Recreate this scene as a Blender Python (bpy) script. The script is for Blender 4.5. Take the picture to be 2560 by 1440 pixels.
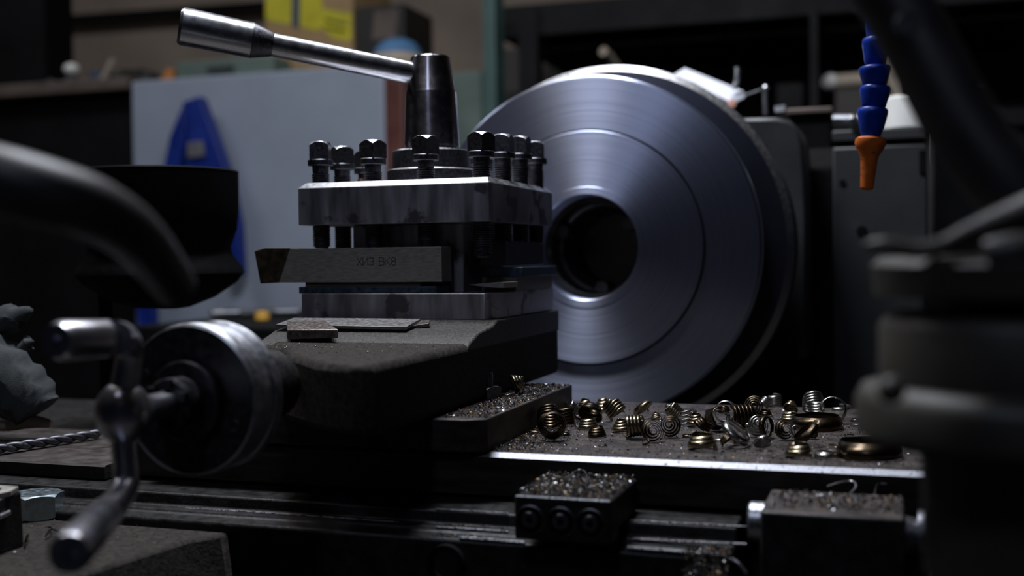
import bpy, bmesh, math, random
from math import sin, cos, pi, radians, tan, atan2, hypot, sqrt
from mathutils import Vector, Matrix, Quaternion

random.seed(7)
S = bpy.context.scene
for o in list(bpy.data.objects):
    bpy.data.objects.remove(o)
COL = S.collection
Z0 = 1.14                      # camera height above the workshop floor
V = Vector

# ------------------------------------------------------------------ camera
FPX = 2880.0
YAW, PIT, ROLL = radians(18.35), radians(1.51), radians(-0.65)
FW = V((-sin(YAW)*cos(PIT), cos(YAW)*cos(PIT), -sin(PIT)))
RT = V((cos(YAW), sin(YAW), 0)); UP = RT.cross(FW)
RT, UP = RT*cos(ROLL)+UP*sin(ROLL), -RT*sin(ROLL)+UP*cos(ROLL)
cd = bpy.data.cameras.new('camera'); cam = bpy.data.objects.new('camera', cd); COL.objects.link(cam)
cam.matrix_world = Matrix(((RT.x, UP.x, -FW.x, 0), (RT.y, UP.y, -FW.y, 0), (RT.z, UP.z, -FW.z, Z0), (0, 0, 0, 1)))
cd.sensor_width = 36.0; cd.lens = FPX/2560*36.0
cd.clip_start = 0.02; cd.clip_end = 50
cd.dof.use_dof = True; cd.dof.focus_distance = 0.765; cd.dof.aperture_fstop = 4.5
cd.dof.aperture_blades = 0
S.camera = cam

# ------------------------------------------------------------------ world, lamps, fill lights, exposure
S.view_settings.view_transform = 'Standard'; S.view_settings.look = 'None'
S.view_settings.exposure = 0.0; S.view_settings.gamma = 1.0
S.view_settings.use_curve_mapping = False
W = bpy.data.worlds.new('world'); S.world = W; W.use_nodes = True
bg = W.node_tree.nodes['Background']
bg.inputs['Color'].default_value = (0.50, 0.62, 1.0, 1); bg.inputs['Strength'].default_value = 0.004

def area(name, loc, target, sx, sy, power, col):
    l = bpy.data.lights.new(name, 'AREA'); l.shape = 'RECTANGLE'; l.size = sx; l.size_y = sy
    l.energy = power; l.color = col
    o = bpy.data.objects.new(name, l); COL.objects.link(o)
    o.location = V(loc)+V((0, 0, Z0))
    o.rotation_euler = (V(target)-V(loc)).to_track_quat('-Z', 'Y').to_euler()
    return o
area('ceiling_lamp_cool', (-0.46, 0.80, 1.15), (-0.30, 0.84, 0), 0.12, 0.36, 17.0, (0.84, 0.89, 1.0))
area('ceiling_lamp_warm', (-0.78, 0.72, 1.15), (-0.34, 0.80, 0), 0.08, 0.20, 1.6, (1.0, 0.90, 0.74))
area('back_fill', (-2.0, 1.35, 1.6), (-1.6, 2.6, 0.3), 0.5, 0.2, 7.5, (0.92, 0.94, 1.0))  # unseen lamp, added to light the back wall and cabinet
area('front_fill', (-0.16, -0.80, 1.40), (-0.3, 0.85, 0.0), 0.22, 0.30, 3.4, (0.66, 0.75, 1.0))  # fill light added above and behind the camera for the front faces
area('headstock_fill', (-0.30, 1.36, 1.35), (-0.12, 1.30, 0.1), 0.25, 0.12, 6.0, (0.95, 0.96, 1.0))  # unseen lamp, added to brighten the headstock top and chuck rim

# ------------------------------------------------------------------ placing helpers (local frame: camera at the origin)
def ray(px, py): return FW + RT*((px-1280)/FPX) + UP*((720-py)/FPX)
def aty(px, py, y): d = ray(px, py); return d*(y/d.y)
def atz(px, py, z): d = ray(px, py); return d*(z/d.z)
def atd(px, py, d): return ray(px, py)*d
def lerp(a, b, t): return a+(b-a)*t

# ------------------------------------------------------------------ materials
def rgb(c): return (c[0], c[1], c[2], 1)
def mat(name, col, rough=0.5, metallic=0.0, var=0.25, scale=120, rvar=0.1, bump=0.0, bscale=900,
        spots=None, stretch=(1, 1, 1), spec=0.5, aniso=0.0, rot=0.0, axis='Z'):
    m = bpy.data.materials.new(name); m.use_nodes = True
    nt = m.node_tree; N = nt.nodes; L = nt.links
    b = N['Principled BSDF']
    b.inputs['Metallic'].default_value = metallic
    b.inputs['Specular IOR Level'].default_value = spec
    tc = N.new('ShaderNodeTexCoord'); mp = N.new('ShaderNodeMapping'); mp.inputs['Scale'].default_value = stretch; mp.inputs['Rotation'].default_value = (0, rot, 0)
    L.new(tc.outputs['Object'], mp.inputs['Vector'])
    n = N.new('ShaderNodeTexNoise'); n.inputs['Scale'].default_value = scale; n.inputs['Detail'].default_value = 5
    L.new(mp.outputs[0], n.inputs['Vector'])
    cr = N.new('ShaderNodeValToRGB')
    cr.color_ramp.elements[0].position = 0.32; cr.color_ramp.elements[1].position = 0.68
    cr.color_ramp.elements[0].color = rgb([c*(1-var) for c in col]); cr.color_ramp.elements[1].color = rgb([min(1, c*(1+var)) for c in col])
    L.new(n.outputs['Fac'], cr.inputs['Fac'])
    out = cr.outputs['Color']
    mr = N.new('ShaderNodeMapRange'); mr.inputs['To Min'].default_value = max(0.02, rough-rvar); mr.inputs['To Max'].default_value = min(1, rough+rvar)
    mr.inputs['From Min'].default_value = 0.3; mr.inputs['From Max'].default_value = 0.7
    L.new(n.outputs['Fac'], mr.inputs['Value'])
    L.new(mr.outputs[0], b.inputs['Roughness'])
    if spots:
        scol, sscale, thr = spots
        n2 = N.new('ShaderNodeTexNoise'); n2.inputs['Scale'].default_value = sscale; n2.inputs['Detail'].default_value = 4
        L.new(tc.outputs['Object'], n2.inputs['Vector'])
        c2 = N.new('ShaderNodeValToRGB'); c2.color_ramp.elements[0].position = thr; c2.color_ramp.elements[1].position = thr+0.06
        L.new(n2.outputs['Fac'], c2.inputs['Fac'])
        mx = N.new('ShaderNodeMix'); mx.data_type = 'RGBA'
        L.new(c2.outputs['Color'], mx.inputs['Factor']); L.new(out, mx.inputs['A']); mx.inputs['B'].default_value = rgb(scol)
        out = mx.outputs['Result']
    L.new(out, b.inputs['Base Color'])
    if bump:
        n3 = N.new('ShaderNodeTexNoise'); n3.inputs['Scale'].default_value = bscale; n3.inputs['Detail'].default_value = 6
        L.new(tc.outputs['Object'], n3.inputs['Vector'])
        bp = N.new('ShaderNodeBump'); bp.inputs['Strength'].default_value = bump; bp.inputs['Distance'].default_value = 0.0006
        L.new(n3.outputs['Fac'], bp.inputs['Height']); L.new(bp.outputs[0], b.inputs['Normal'])
    if aniso:
        b.inputs['Anisotropic'].default_value = aniso; b.inputs['Anisotropic Rotation'].default_value = 0.25
        tg = N.new('ShaderNodeTangent'); tg.direction_type = 'RADIAL'; tg.axis = axis; L.new(tg.outputs[0], b.inputs['Tangent'])
    return m

def chuck_mat():
    m = bpy.data.materials.new('turned_chuck_face'); m.use_nodes = True
    nt = m.node_tree; N = nt.nodes; L = nt.links; b = N['Principled BSDF']
    b.inputs['Metallic'].default_value = 1.0
    tc = N.new('ShaderNodeTexCoord'); sp = N.new('ShaderNodeSeparateXYZ'); L.new(tc.outputs['Object'], sp.inputs[0])
    cb = N.new('ShaderNodeCombineXYZ'); L.new(sp.outputs['X'], cb.inputs['X']); L.new(sp.outputs['Z'], cb.inputs['Y'])
    ln = N.new('ShaderNodeVectorMath'); ln.operation = 'LENGTH'; L.new(cb.outputs[0], ln.inputs[0])
    n = N.new('ShaderNodeTexNoise'); n.noise_dimensions = '1D'; n.inputs['Scale'].default_value = 420; n.inputs['Detail'].default_value = 5
    L.new(ln.outputs['Value'], n.inputs['W'])
    cr = N.new('ShaderNodeValToRGB'); cr.color_ramp.elements[0].color = (0.50, 0.54, 0.70, 1); cr.color_ramp.elements[1].color = (0.57, 0.61, 0.79, 1)
    cr.color_ramp.elements[0].position = 0.3; cr.color_ramp.elements[1].position = 0.7
    L.new(n.outputs['Fac'], cr.inputs['Fac']); L.new(cr.outputs['Color'], b.inputs['Base Color'])
    mr = N.new('ShaderNodeMapRange'); mr.inputs['To Min'].default_value = 0.34; mr.inputs['To Max'].default_value = 0.45
    L.new(n.outputs['Fac'], mr.inputs['Value']); L.new(mr.outputs[0], b.inputs['Roughness'])
    b.inputs['Anisotropic'].default_value = 0.84; b.inputs['Anisotropic Rotation'].default_value = 0.25
    tg = N.new('ShaderNodeTangent'); tg.direction_type = 'RADIAL'; tg.axis = 'Y'
    L.new(tg.outputs[0], b.inputs['Tangent'])
    return m

M = {}
M['bright'] = mat('polished_steel', (0.66, 0.67, 0.70), 0.26, 1.0, 0.06, 120, 0.04, 0.0, 2500, spots=((0.25, 0.24, 0.23), 500, 0.72))
M['hub'] = mat('worn_hub_steel', (0.28, 0.265, 0.29), 0.27, 1.0, 0.08, 120, 0.04, 0.0, 2500, spots=((0.2, 0.2, 0.22), 700, 0.70), aniso=0.8)
M['oxide'] = mat('black_oxide_steel', (0.125, 0.125, 0.14), 0.40, 0.9, 0.3, 500, 0.1, 0.15, 2500)
M['oxide_edge'] = mat('bare_screw_steel', (0.42, 0.43, 0.46), 0.34, 1.0, 0.25, 600, 0.1)
M['post'] = mat('ground_tool_post_steel', (0.42, 0.41, 0.44), 0.48, 0.82, 0.42, 9, 0.08, 0.10, 1400, spots=((0.16, 0.15, 0.17), 45, 0.60), stretch=(11, 2, 1.6), rot=0.32)
M['post_edge'] = mat('worn_bevel_steel', (0.40, 0.40, 0.41), 0.46, 1.0, 0.2, 300, 0.1, 0.1, 1500)
M['tool'] = mat('tool_shank_steel', (0.46, 0.44, 0.40), 0.54, 0.7, 0.18, 500, 0.08, 0.12, 2200, stretch=(0.3, 1, 2))
M['carbide'] = mat('brown_carbide', (0.10, 0.075, 0.045), 0.45, 0.6, 0.35, 200, 0.1, 0.1, 1500)
M['ink'] = mat('stamp_dark', (0.10, 0.10, 0.095), 0.6, 0.5)
M['shim'] = mat('blued_shim_steel', (0.10, 0.14, 0.20), 0.42, 0.8, 0.3, 250, 0.1)
M['file'] = mat('file_steel', (0.20, 0.17, 0.15), 0.42, 0.8, 0.35, 400, 0.1, 0.3, 2500)
M['blade'] = mat('grey_blade_steel', (0.27, 0.26, 0.25), 0.5, 0.8, 0.22, 350, 0.1, 0.1, 2000)
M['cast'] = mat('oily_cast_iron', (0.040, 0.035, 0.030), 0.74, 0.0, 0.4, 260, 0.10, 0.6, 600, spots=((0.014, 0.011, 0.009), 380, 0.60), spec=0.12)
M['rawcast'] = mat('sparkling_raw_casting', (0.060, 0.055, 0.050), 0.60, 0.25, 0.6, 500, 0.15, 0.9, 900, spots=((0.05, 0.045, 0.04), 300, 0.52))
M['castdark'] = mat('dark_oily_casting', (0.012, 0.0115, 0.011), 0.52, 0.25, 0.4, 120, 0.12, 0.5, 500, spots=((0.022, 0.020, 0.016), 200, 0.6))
M['slide'] = mat('grimy_slide_top', (0.062, 0.051, 0.047), 0.52, 0.3, 0.4, 90, 0.14, 0.4, 900, spots=((0.045, 0.03, 0.022), 150, 0.60))
M['edge'] = mat('bare_slide_edge', (0.27, 0.275, 0.30), 0.46, 1.0, 0.2, 500, 0.1, 0.25, 1500, spots=((0.03, 0.028, 0.028), 420, 0.63))
M['lip'] = mat('edge_glint_iron', (0.16, 0.16, 0.17), 0.30, 0.9, 0.6, 260, 0.1, 0.9, 1400)
M['face'] = mat('slide_front_face', (0.040, 0.034, 0.031), 0.48, 0.5, 0.4, 60, 0.12, 0.3, 800, spots=((0.025, 0.022, 0.018), 140, 0.60), stretch=(0.4, 1, 3))
M['chuck'] = chuck_mat()
M['chuckrim'] = mat('chuck_rim_steel', (0.66, 0.65, 0.66), 0.36, 1.0, 0.08, 300, 0.05)
M['chuckside'] = mat('chuck_body_steel', (0.075, 0.08, 0.105), 0.48, 1.0, 0.04, 40, 0.02, aniso=0.6, axis='Y')
M['bore'] = mat('oily_bore_step_shade', (0.06, 0.055, 0.05), 0.4, 0.7, 0.4, 90, 0.1, 0.2, 700)
M['dial'] = mat('satin_dial_steel', (0.46, 0.47, 0.50), 0.46, 1.0, 0.15, 250, 0.08, aniso=0.5, axis='Y')
M['dialdark'] = mat('dark_dial_face', (0.05, 0.05, 0.055), 0.40, 0.8, 0.3, 200, 0.1)
M['crank'] = mat('crank_steel', (0.55, 0.55, 0.60), 0.30, 1.0, 0.05, 80, 0.03)
M['zinc'] = mat('zinc_plated_steel', (0.42, 0.50, 0.54), 0.36, 1.0, 0.2, 250, 0.08)
M['swarf'] = mat('straw_tinted_chip', (0.27, 0.225, 0.15), 0.27, 1.0, 0.35, 300, 0.1)
M['swarf2'] = mat('grey_steel_chip', (0.36, 0.35, 0.33), 0.25, 1.0, 0.3, 300, 0.1)
M['swarf3'] = mat('bronze_dark_chip', (0.065, 0.048, 0.030), 0.28, 1.0, 0.4, 300, 0.1)
M['oxide_edge'].node_tree.nodes['Principled BSDF'].inputs['Metallic'].default_value = 0.95
M['gritg'] = mat('grey_grit', (0.17, 0.17, 0.175), 0.32, 1.0, 0.5, 900, 0.1)
M['gritd'] = mat('dark_grit', (0.018, 0.016, 0.015), 0.4, 0.7, 0.5, 900, 0.1)
M['gritb'] = mat('rusty_grit', (0.20, 0.115, 0.045), 0.45, 0.6, 0.4, 900, 0.1)
M['copper'] = mat('copper', (0.60, 0.30, 0.17), 0.35, 1.0, 0.3, 900)
M['blue'] = mat('blue_plastic', (0.004, 0.035, 0.33), 0.36, 0.0, 0.2, 200, 0.06, 0.05, 1500)
M['bluebg'] = mat('blue_painted_sheet', (0.003, 0.020, 0.20), 0.5, 0.0, 0.2, 20, 0.06)
M['midgrey'] = mat('mid_grey_label', (0.13, 0.13, 0.14), 0.7)
M['orange'] = mat('orange_plastic', (0.60, 0.13, 0.015), 0.42, 0.0, 0.2, 200, 0.08, 0.15, 900, spots=((0.05, 0.025, 0.01), 330, 0.64))
M['blk'] = mat('black_paint', (0.004, 0.004, 0.0045), 0.65, 0.0, 0.3, 60, 0.1, spec=0.08)
M['blkgloss'] = mat('dark_grey_housing', (0.024, 0.023, 0.0235), 0.5, 0.0, 0.2, 60, 0.08)
M['olive'] = mat('olive_grey_paint', (0.042, 0.038, 0.030), 0.5, 0.0, 0.2, 40, 0.08)
M['panel'] = mat('grey_blue_sheet', (0.29, 0.325, 0.395), 0.60, 0.0, 0.08, 6, 0.05)
M['wall'] = mat('brown_grey_plaster', (0.30, 0.24, 0.19), 0.85, 0.0, 0.16, 5, 0.05)
M['wood'] = mat('dark_wood', (0.10, 0.075, 0.06), 0.6, 0.0, 0.25, 15, 0.1, stretch=(1, 6, 6))
M['dkcab'] = mat('dark_cabinet', (0.004, 0.004, 0.0045), 0.7, 0.0, 0.2, 10, spec=0.15)
M['teal'] = mat('teal_paint', (0.05, 0.10, 0.09), 0.5, 0.0, 0.2, 10, 0.05)
M['sage'] = mat('sage_sheet', (0.11, 0.155, 0.13), 0.6, 0.0, 0.2, 9, 0.05)
M['redbrown'] = mat('red_brown_pipe', (0.10, 0.03, 0.022), 0.5, 0.0, 0.3, 12)
M['card'] = mat('cardboard', (0.34, 0.22, 0.10), 0.8, 0.0, 0.12, 20)
M['yellow'] = mat('yellow_print', (0.52, 0.46, 0.015), 0.6, 0.0, 0.15, 20)
M['navy'] = mat('navy_print', (0.05, 0.06, 0.10), 0.6, 0.0, 0.15, 20)
M['darkbox'] = mat('black_carton', (0.012, 0.011, 0.008), 0.6, 0.0, 0.2, 20)
M['skyblue'] = mat('sky_blue_cloth', (0.07, 0.18, 0.34), 0.7, 0.0, 0.2, 20)
M['beige'] = mat('beige_cloth', (0.38, 0.32, 0.25), 0.8, 0.0, 0.2, 30)
M['white'] = mat('white_plastic', (0.80, 0.79, 0.74), 0.5, 0.0, 0.08, 20, 0.05)
M['paper'] = mat('white_paper', (0.85, 0.87, 0.95), 0.8, 0.0, 0.03, 20, 0.02)
M['rag'] = mat('grey_rag', (0.042, 0.047, 0.048), 0.9, 0.0, 0.25, 60, 0.05, 0.6, 1200)
M['ochre'] = mat('ochre_cap', (0.65, 0.36, 0.06), 0.5, 0.0, 0.2, 30)
M['orangebg'] = mat('rust_orange_tin', (0.45, 0.16, 0.03), 0.5, 0.0, 0.2, 20)
M['headgrey'] = mat('grey_headstock_paint', (0.026, 0.027, 0.028), 0.45, 0.0, 0.15, 12, 0.08, 0.1, 200)
M['rackdark'] = mat('dark_rack_steel', (0.006, 0.006, 0.0063), 0.7, 0.0, 0.2, 12, spec=0.2)
M['rackback'] = mat('brown_rack_board', (0.05, 0.043, 0.038), 0.7, 0.0, 0.2, 8)
M['concrete'] = mat('oily_concrete', (0.10, 0.095, 0.09), 0.7, 0.0, 0.3, 4)
M['pinkcap'] = mat('pink_cap', (0.55, 0.25, 0.18), 0.5, 0.0, 0.1, 20)

# ------------------------------------------------------------------ mesh builder
class MB:
    def __init__(s): s.v = []; s.f = []; s.m = []
    def add(s, vs, fs, mi=0):
        k = len(s.v); s.v += [V(p) for p in vs]
        for f in fs: s.f.append([i+k for i in f]); s.m.append(mi)
        return s
    def box(s, x0, x1, y0, y1, z0, z1, mi=0):
        return s.add([(x0, y0, z0), (x1, y0, z0), (x1, y1, z0), (x0, y1, z0), (x0, y0, z1), (x1, y0, z1), (x1, y1, z1), (x0, y1, z1)],
                     [(0, 3, 2, 1), (4, 5, 6, 7), (0, 1, 5, 4), (1, 2, 6, 5), (2, 3, 7, 6), (3, 0, 4, 7)], mi)
    def hexa(s, p, mi=0):      # 8 points: bottom 4, top 4
        return s.add(p, [(0, 3, 2, 1), (4, 5, 6, 7), (0, 1, 5, 4), (1, 2, 6, 5), (2, 3, 7, 6), (3, 0, 4, 7)], mi)
    def prism(s, bot, top, mi=0, mtop=None):   # two loops of 3-D points
        n = len(bot); s.add(list(bot)+list(top), [[i, (i+1) % n, n+(i+1) % n, n+i] for i in range(n)], mi)
        k = len(s.v)-2*n
        s.f.append([k+i for i in range(n)][::-1]); s.m.append(mi)
        s.f.append([k+n+i for i in range(n)]); s.m.append(mi if mtop is None else mtop)
        return s
    def zprism(s, poly, z0, z1, mi=0, mtop=None):
        return s.prism([(p[0], p[1], z0) for p in poly], [(p[0], p[1], z1) for p in poly], mi, mtop)
    def xprism(s, poly, x0, x1, mis=None):     # poly of (y, z)
        n = len(poly)
        s.add([(x0, p[0], p[1]) for p in poly]+[(x1, p[0], p[1]) for p in poly], [])
        k = len(s.v)-2*n
        for i in range(n):
            s.f.append([k+i, k+(i+1) % n, k+n+(i+1) % n, k+n+i]); s.m.append(mis[i] if mis else 0)
        s.f.append([k+i for i in range(n)][::-1]); s.m.append(0)
        s.f.append([k+n+i for i in range(n)]); s.m.append(0)
        return s
    def lathe(s, prof, org, axis=(0, 0, 1), n=64, mis=None, closed=False):
        a = V(axis).normalized(); t = V((1, 0, 0)) if abs(a.x) < 0.9 else V((0, 1, 0))
        u = (t-a*t.dot(a)).normalized(); w = a.cross(u); org = V(org)
        rings = []
        for r, h in prof:
            if r < 1e-7:
                s.v.append(org+a*h); rings.append([len(s.v)-1])
            else:
                k = len(s.v)
                for i in range(n):
                    q = 2*pi*i/n; s.v.append(org+a*h+u*(r*cos(q))+w*(r*sin(q)))
                rings.append(list(range(k, k+n)))
        prs = list(zip(rings[:-1], rings[1:]))
        if closed: prs.append((rings[-1], rings[0]))
        for j, (A, B) in enumerate(prs):
            mi = mis[j] if mis else 0
            for i in range(n):
                i2 = (i+1) % n
                if len(A) == 1 and len(B) == 1: continue
                if len(A) == 1: s.f.append([A[0], B[i2], B[i]])
                elif len(B) == 1: s.f.append([A[i], A[i2], B[0]])
                else: s.f.append([A[i], A[i2], B[i2], B[i]])
                s.m.append(mi)
        return s
    def tube(s, pts, rad, n=24, smooth=6, caps=True, mi=0, sq=1.0):
        pts = [V(p) for p in pts]
        if not hasattr(rad, '__len__'): rad = [rad]*len(pts)
        if smooth > 1 and len(pts) > 2:
            P, Rr = [], []
            for i in range(len(pts)-1):
                p0 = pts[max(0, i-1)]; p1 = pts[i]; p2 = pts[i+1]; p3 = pts[min(len(pts)-1, i+2)]
                for k in range(smooth):
                    t = k/smooth
                    P.append(0.5*((2*p1)+(p2-p0)*t+(2*p0-5*p1+4*p2-p3)*t*t+(3*p1-p0-3*p2+p3)*t**3)); Rr.append(lerp(rad[i], rad[i+1], t))
            P.append(pts[-1]); Rr.append(rad[-1]); pts, rad = P, Rr
        T = [(pts[min(i+1, len(pts)-1)]-pts[max(i-1, 0)]).normalized() for i in range(len(pts))]
        up = V((0, 0, 1)) if abs(T[0].z) < 0.9 else V((1, 0, 0))
        u = (up-T[0]*up.dot(T[0])).normalized(); k0 = len(s.v)
        for i, p in enumerate(pts):
            u = (u-T[i]*u.dot(T[i])).normalized(); w = T[i].cross(u)
            for j in range(n):
                q = 2*pi*j/n; s.v.append(p+u*(rad[i]*cos(q)*sq)+w*(rad[i]*sin(q)))
        for i in range(len(pts)-1):
            for j in range(n):
                j2 = (j+1) % n
                s.f.append([k0+i*n+j, k0+i*n+j2, k0+(i+1)*n+j2, k0+(i+1)*n+j]); s.m.append(mi)
        if caps:
            s.f.append([k0+j for j in range(n)][::-1]); s.m.append(mi)
            e = k0+(len(pts)-1)*n; s.f.append([e+j for j in range(n)]); s.m.append(mi)
        return s
    def nut(s, sides, rin, h, org, rot=0.0, r0=None, both=False, sub=6, mi=0, mcham=None, ang=30):
        # polygonal head with a conical top chamfer; rin = inradius
        org = V(org); r0 = r0 or rin*0.98; L = []
        for k in range(sides):
            a0 = rot+2*pi*k/sides; rc = rin/cos(pi/sides)
            p0 = V((cos(a0)*rc, sin(a0)*rc, 0)); a1 = rot+2*pi*(k+1)/sides; p1 = V((cos(a1)*rc, sin(a1)*rc, 0))
            for i in range(sub): L.append(p0.lerp(p1, i/sub))
        n = len(L); dz = [max(0, p.length-r0)*tan(radians(ang)) for p in L]
        rings = []
        if both: rings.append([V((p.x, p.y, 0))*(r0/p.length) for p in L])
        rings.append([V((p.x, p.y, d if both else 0)) for p, d in zip(L, dz)])
        rings.append([V((p.x, p.y, h-d)) for p, d in zip(L, dz)])
        rings.append([V((p.x, p.y, 0))*(r0/p.length)+V((0, 0, h)) for p in L])
        k = len(s.v)
        for R_ in rings: s.v += [org+p for p in R_]
        for j in range(len(rings)-1):
            for i in range(n):
                s.f.append([k+j*n+i, k+j*n+(i+1) % n, k+(j+1)*n+(i+1) % n, k+(j+1)*n+i])
                s.m.append(mcham if (mcham is not None and j == len(rings)-2) else mi)
        s.f.append([k+i for i in range(n)][::-1]); s.m.append(mi)
        s.f.append([k+(len(rings)-1)*n+i for i in range(n)]); s.m.append(mi if mcham is None else mcham)
        return s
    def mesh(s, name, mats, off=V((0, 0, 0)), ang=32):
        me = bpy.data.meshes.new(name)
        me.from_pydata([p-off for p in s.v], [], s.f)
        for m_ in (mats if isinstance(mats, (list, tuple)) else [mats]): me.materials.append(M[m_])
        for p, mi in zip(me.polygons, s.m): p.material_index = mi
        b = bmesh.new(); b.from_mesh(me); bmesh.ops.recalc_face_normals(b, faces=b.faces); b.to_mesh(me); b.free()
        me.polygons.foreach_set('use_smooth', [True]*len(me.polygons))
        me.set_sharp_from_angle(angle=radians(ang))
        return me

def tag(o, label, cat, group=None, kind=None):
    if label: o['label'] = label
    if cat: o['category'] = cat
    if group: o['group'] = group
    if kind: o['kind'] = kind
    return o
def thing(name, loc, label, cat, group=None):
    o = bpy.data.objects.new(name, None); COL.objects.link(o); o.empty_display_size = 0.01
    o.location = V(loc); return tag(o, label, cat, group)
def bev(o, w, seg=2, ang=40):
    b = o.modifiers.new('bevel', 'BEVEL'); b.width = w; b.segments = seg; b.limit_method = 'ANGLE'; b.angle_limit = radians(ang)
    b.harden_normals = False
    return o
def rootloc(p):
    q = V((0, 0, 0))
    while p is not None: q = q+V(p.location); p = p.parent
    return q
def part(mb, name, mats, parent, bevel=0, label=None, ang=32):
    o = bpy.data.objects.new(name, mb.mesh(name, mats, rootloc(parent), ang)); COL.objects.link(o); o.parent = parent
    if bevel: bev(o, bevel)
    if label: o['label'] = label
    return o
def solo(mb, name, mats, label, cat, group=None, bevel=0, kind=None, ang=32, org=None):
    if org is None:
        xs = [p.x for p in mb.v]; ys = [p.y for p in mb.v]; zs = [p.z for p in mb.v]
        org = V(((min(xs)+max(xs))/2, (min(ys)+max(ys))/2, min(zs)))
    o = bpy.data.objects.new(name, mb.mesh(name, mats, V(org), ang)); COL.objects.link(o); o.location = V(org)
    if bevel: bev(o, bevel)
    return tag(o, label, cat, group, kind)
def struct(mb, name, mats, label=None):
    o = solo(mb, name, mats, label, None, kind='structure'); return o

# ------------------------------------------------------------------ the room
struct(MB().box(-4.5, 3.5, -2.0, 3.3, -Z0-0.1, -Z0), 'floor', 'concrete', 'dark oily concrete workshop floor')
struct(MB().box(-4.5, 3.5, 3.2, 3.3, -Z0, 1.9), 'wall_back', 'wall', 'brown grey plaster wall behind the shelves')
struct(MB().box(-4.6, -4.5, -2.0, 3.3, -Z0, 1.9), 'wall_left', 'wall', 'brown grey plaster wall on the left')
struct(MB().box(-4.6, 3.5, -2.0, 3.3, 1.9, 2.0), 'ceiling', 'wall', 'unlit ceiling')

# ------------------------------------------------------------------ chuck
CX, CZ, CY = -0.2665, 0.0085, 1.02
t = thing('lathe_chuck', (CX, CY+0.02, CZ-0.185), 'large bright round chuck with a turned stepped face and a dark centre bore', 'chuck')
Yax = (0, 1, 0)
fm = MB().lathe([(0.0477, 0.055), (0.0477, 0.0015), (0.0488, 0.0), (0.0552, 0.0), (0.0556, 0.0003), (0.1058, 0.0003), (0.1064, 0.0010), (0.1066, 0.0060), (0.1081, 0.0060), (0.1082, 0.0032),
                 (0.1552, 0.0032), (0.1573, 0.0053), (0.1573, 0.020), (0.150, 0.021), (0.150, 0.0345)], (0, 0, 0), Yax, 256, [0, 0, 0, 0, 0, 0, 1, 1, 1, 0, 0, 0, 0, 0])
fo = bpy.data.objects.new('face_plate', fm.mesh('face_plate', ['chuck', 'bore'], ang=25)); COL.objects.link(fo); fo.parent = t  # groove walls darkened to stand in for shade at the step
fo.location = V((CX, CY, CZ))-V(t.location)
part(MB().lathe([(0.0477, 0.055), (0.0477, 0.08), (0.150, 0.08), (0.1720, 0.0805), (0.1785, 0.0865), (0.1785, 0.128), (0.172, 0.132), (0.06, 0.132)], (CX, CY, CZ), Yax, 192,
                [2, 0, 0, 1, 0, 0, 0]), 'chuck_body', ['chuckside', 'chuckrim', 'bore'], t)
part(MB().lathe([(0.149, 0.030), (0.149, 0.0805)], (CX, CY, CZ), Yax, 128), 'neck', 'castdark', t)
bm_ = MB().lathe([(0.0476, 0.030), (0.043, 0.032), (0.043, 0.062), (0.040, 0.064), (0.036, 0.085), (0.036, 0.125), (0.0, 0.128)], (CX, CY, CZ), Yax, 96)
for k in range(3):
    a = radians(35+120*k); c = V((CX+0.038*cos(a), CY+0.05, CZ+0.038*sin(a))); bm_.lathe([(0, -0.008), (0.006, -0.008), (0.007, -0.006), (0.007, 0.02)], c, Yax, 20)
part(bm_, 'bore_liner', 'bore', t)

# headstock spindle nose and casting behind the chuck
hd = thing('headstock', (-0.10, 1.45, -0.35), 'dark grey lathe headstock casting behind the chuck with a flat right side panel', 'machine')
part(MB().lathe([(0.0, 0.105), (0.12, 0.105), (0.12, 0.275), (0.0, 0.275)], (CX, CY+0.03, CZ), Yax, 64), 'spindle_nose', 'castdark', hd)
y1 = 1.30
a0, a1, a2, a3 = aty(2040, 372, y1), aty(2322, 378, y1), aty(2322, 900, y1), aty(2040, 900, y1)
xl, xr, zt = a0.x, a1.x, a0.z
part(MB().xprism([(1.31, -0.34), (1.31, zt-0.02), (1.34, zt+0.004), (1.75, zt+0.004), (1.75, -0.34)], -0.46, xr), 'casting', 'blk', hd, 0.004)
pb = MB().box(aty(2082, 400, y1).x, xr-0.002, y1-0.006, 1.3098, -0.20, zt)
po = part(pb, 'side_panel', 'headgrey', hd, 0.002)
for px, py, r in ((2155, 578, 0.0058), (2107, 457, 0.0036)):
    c = aty(px, py, y1-0.0062); part(MB().lathe([(0, 0), (r, 0), (r, 0.004), (0, 0.004)], c-V((0, 0.0012, 0)), Yax, 24), 'screw_hole', 'blk', hd)
c = aty(2313, 404, y1-0.008); part(MB().box(c.x-0.006, c.x+0.006, c.y, y1-0.0065, c.z-0.012, c.z+0.012), 'hinge_block', 'blk', hd)
# rounded guard hump at the top left of the headstock
gp_ = [aty(px, py, 1.20) for px, py in ((1840, 294), (1940, 292), (1975, 300), (1997, 320), (2008, 360), (2014, 440), (2018, 560), (2018, 900), (1840, 900))]
part(MB().prism(gp_, [p+V((0, 0.095, 0)) for p in gp_]), 'nose_guard', 'headgrey', hd, 0.004, None, 50)
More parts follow.
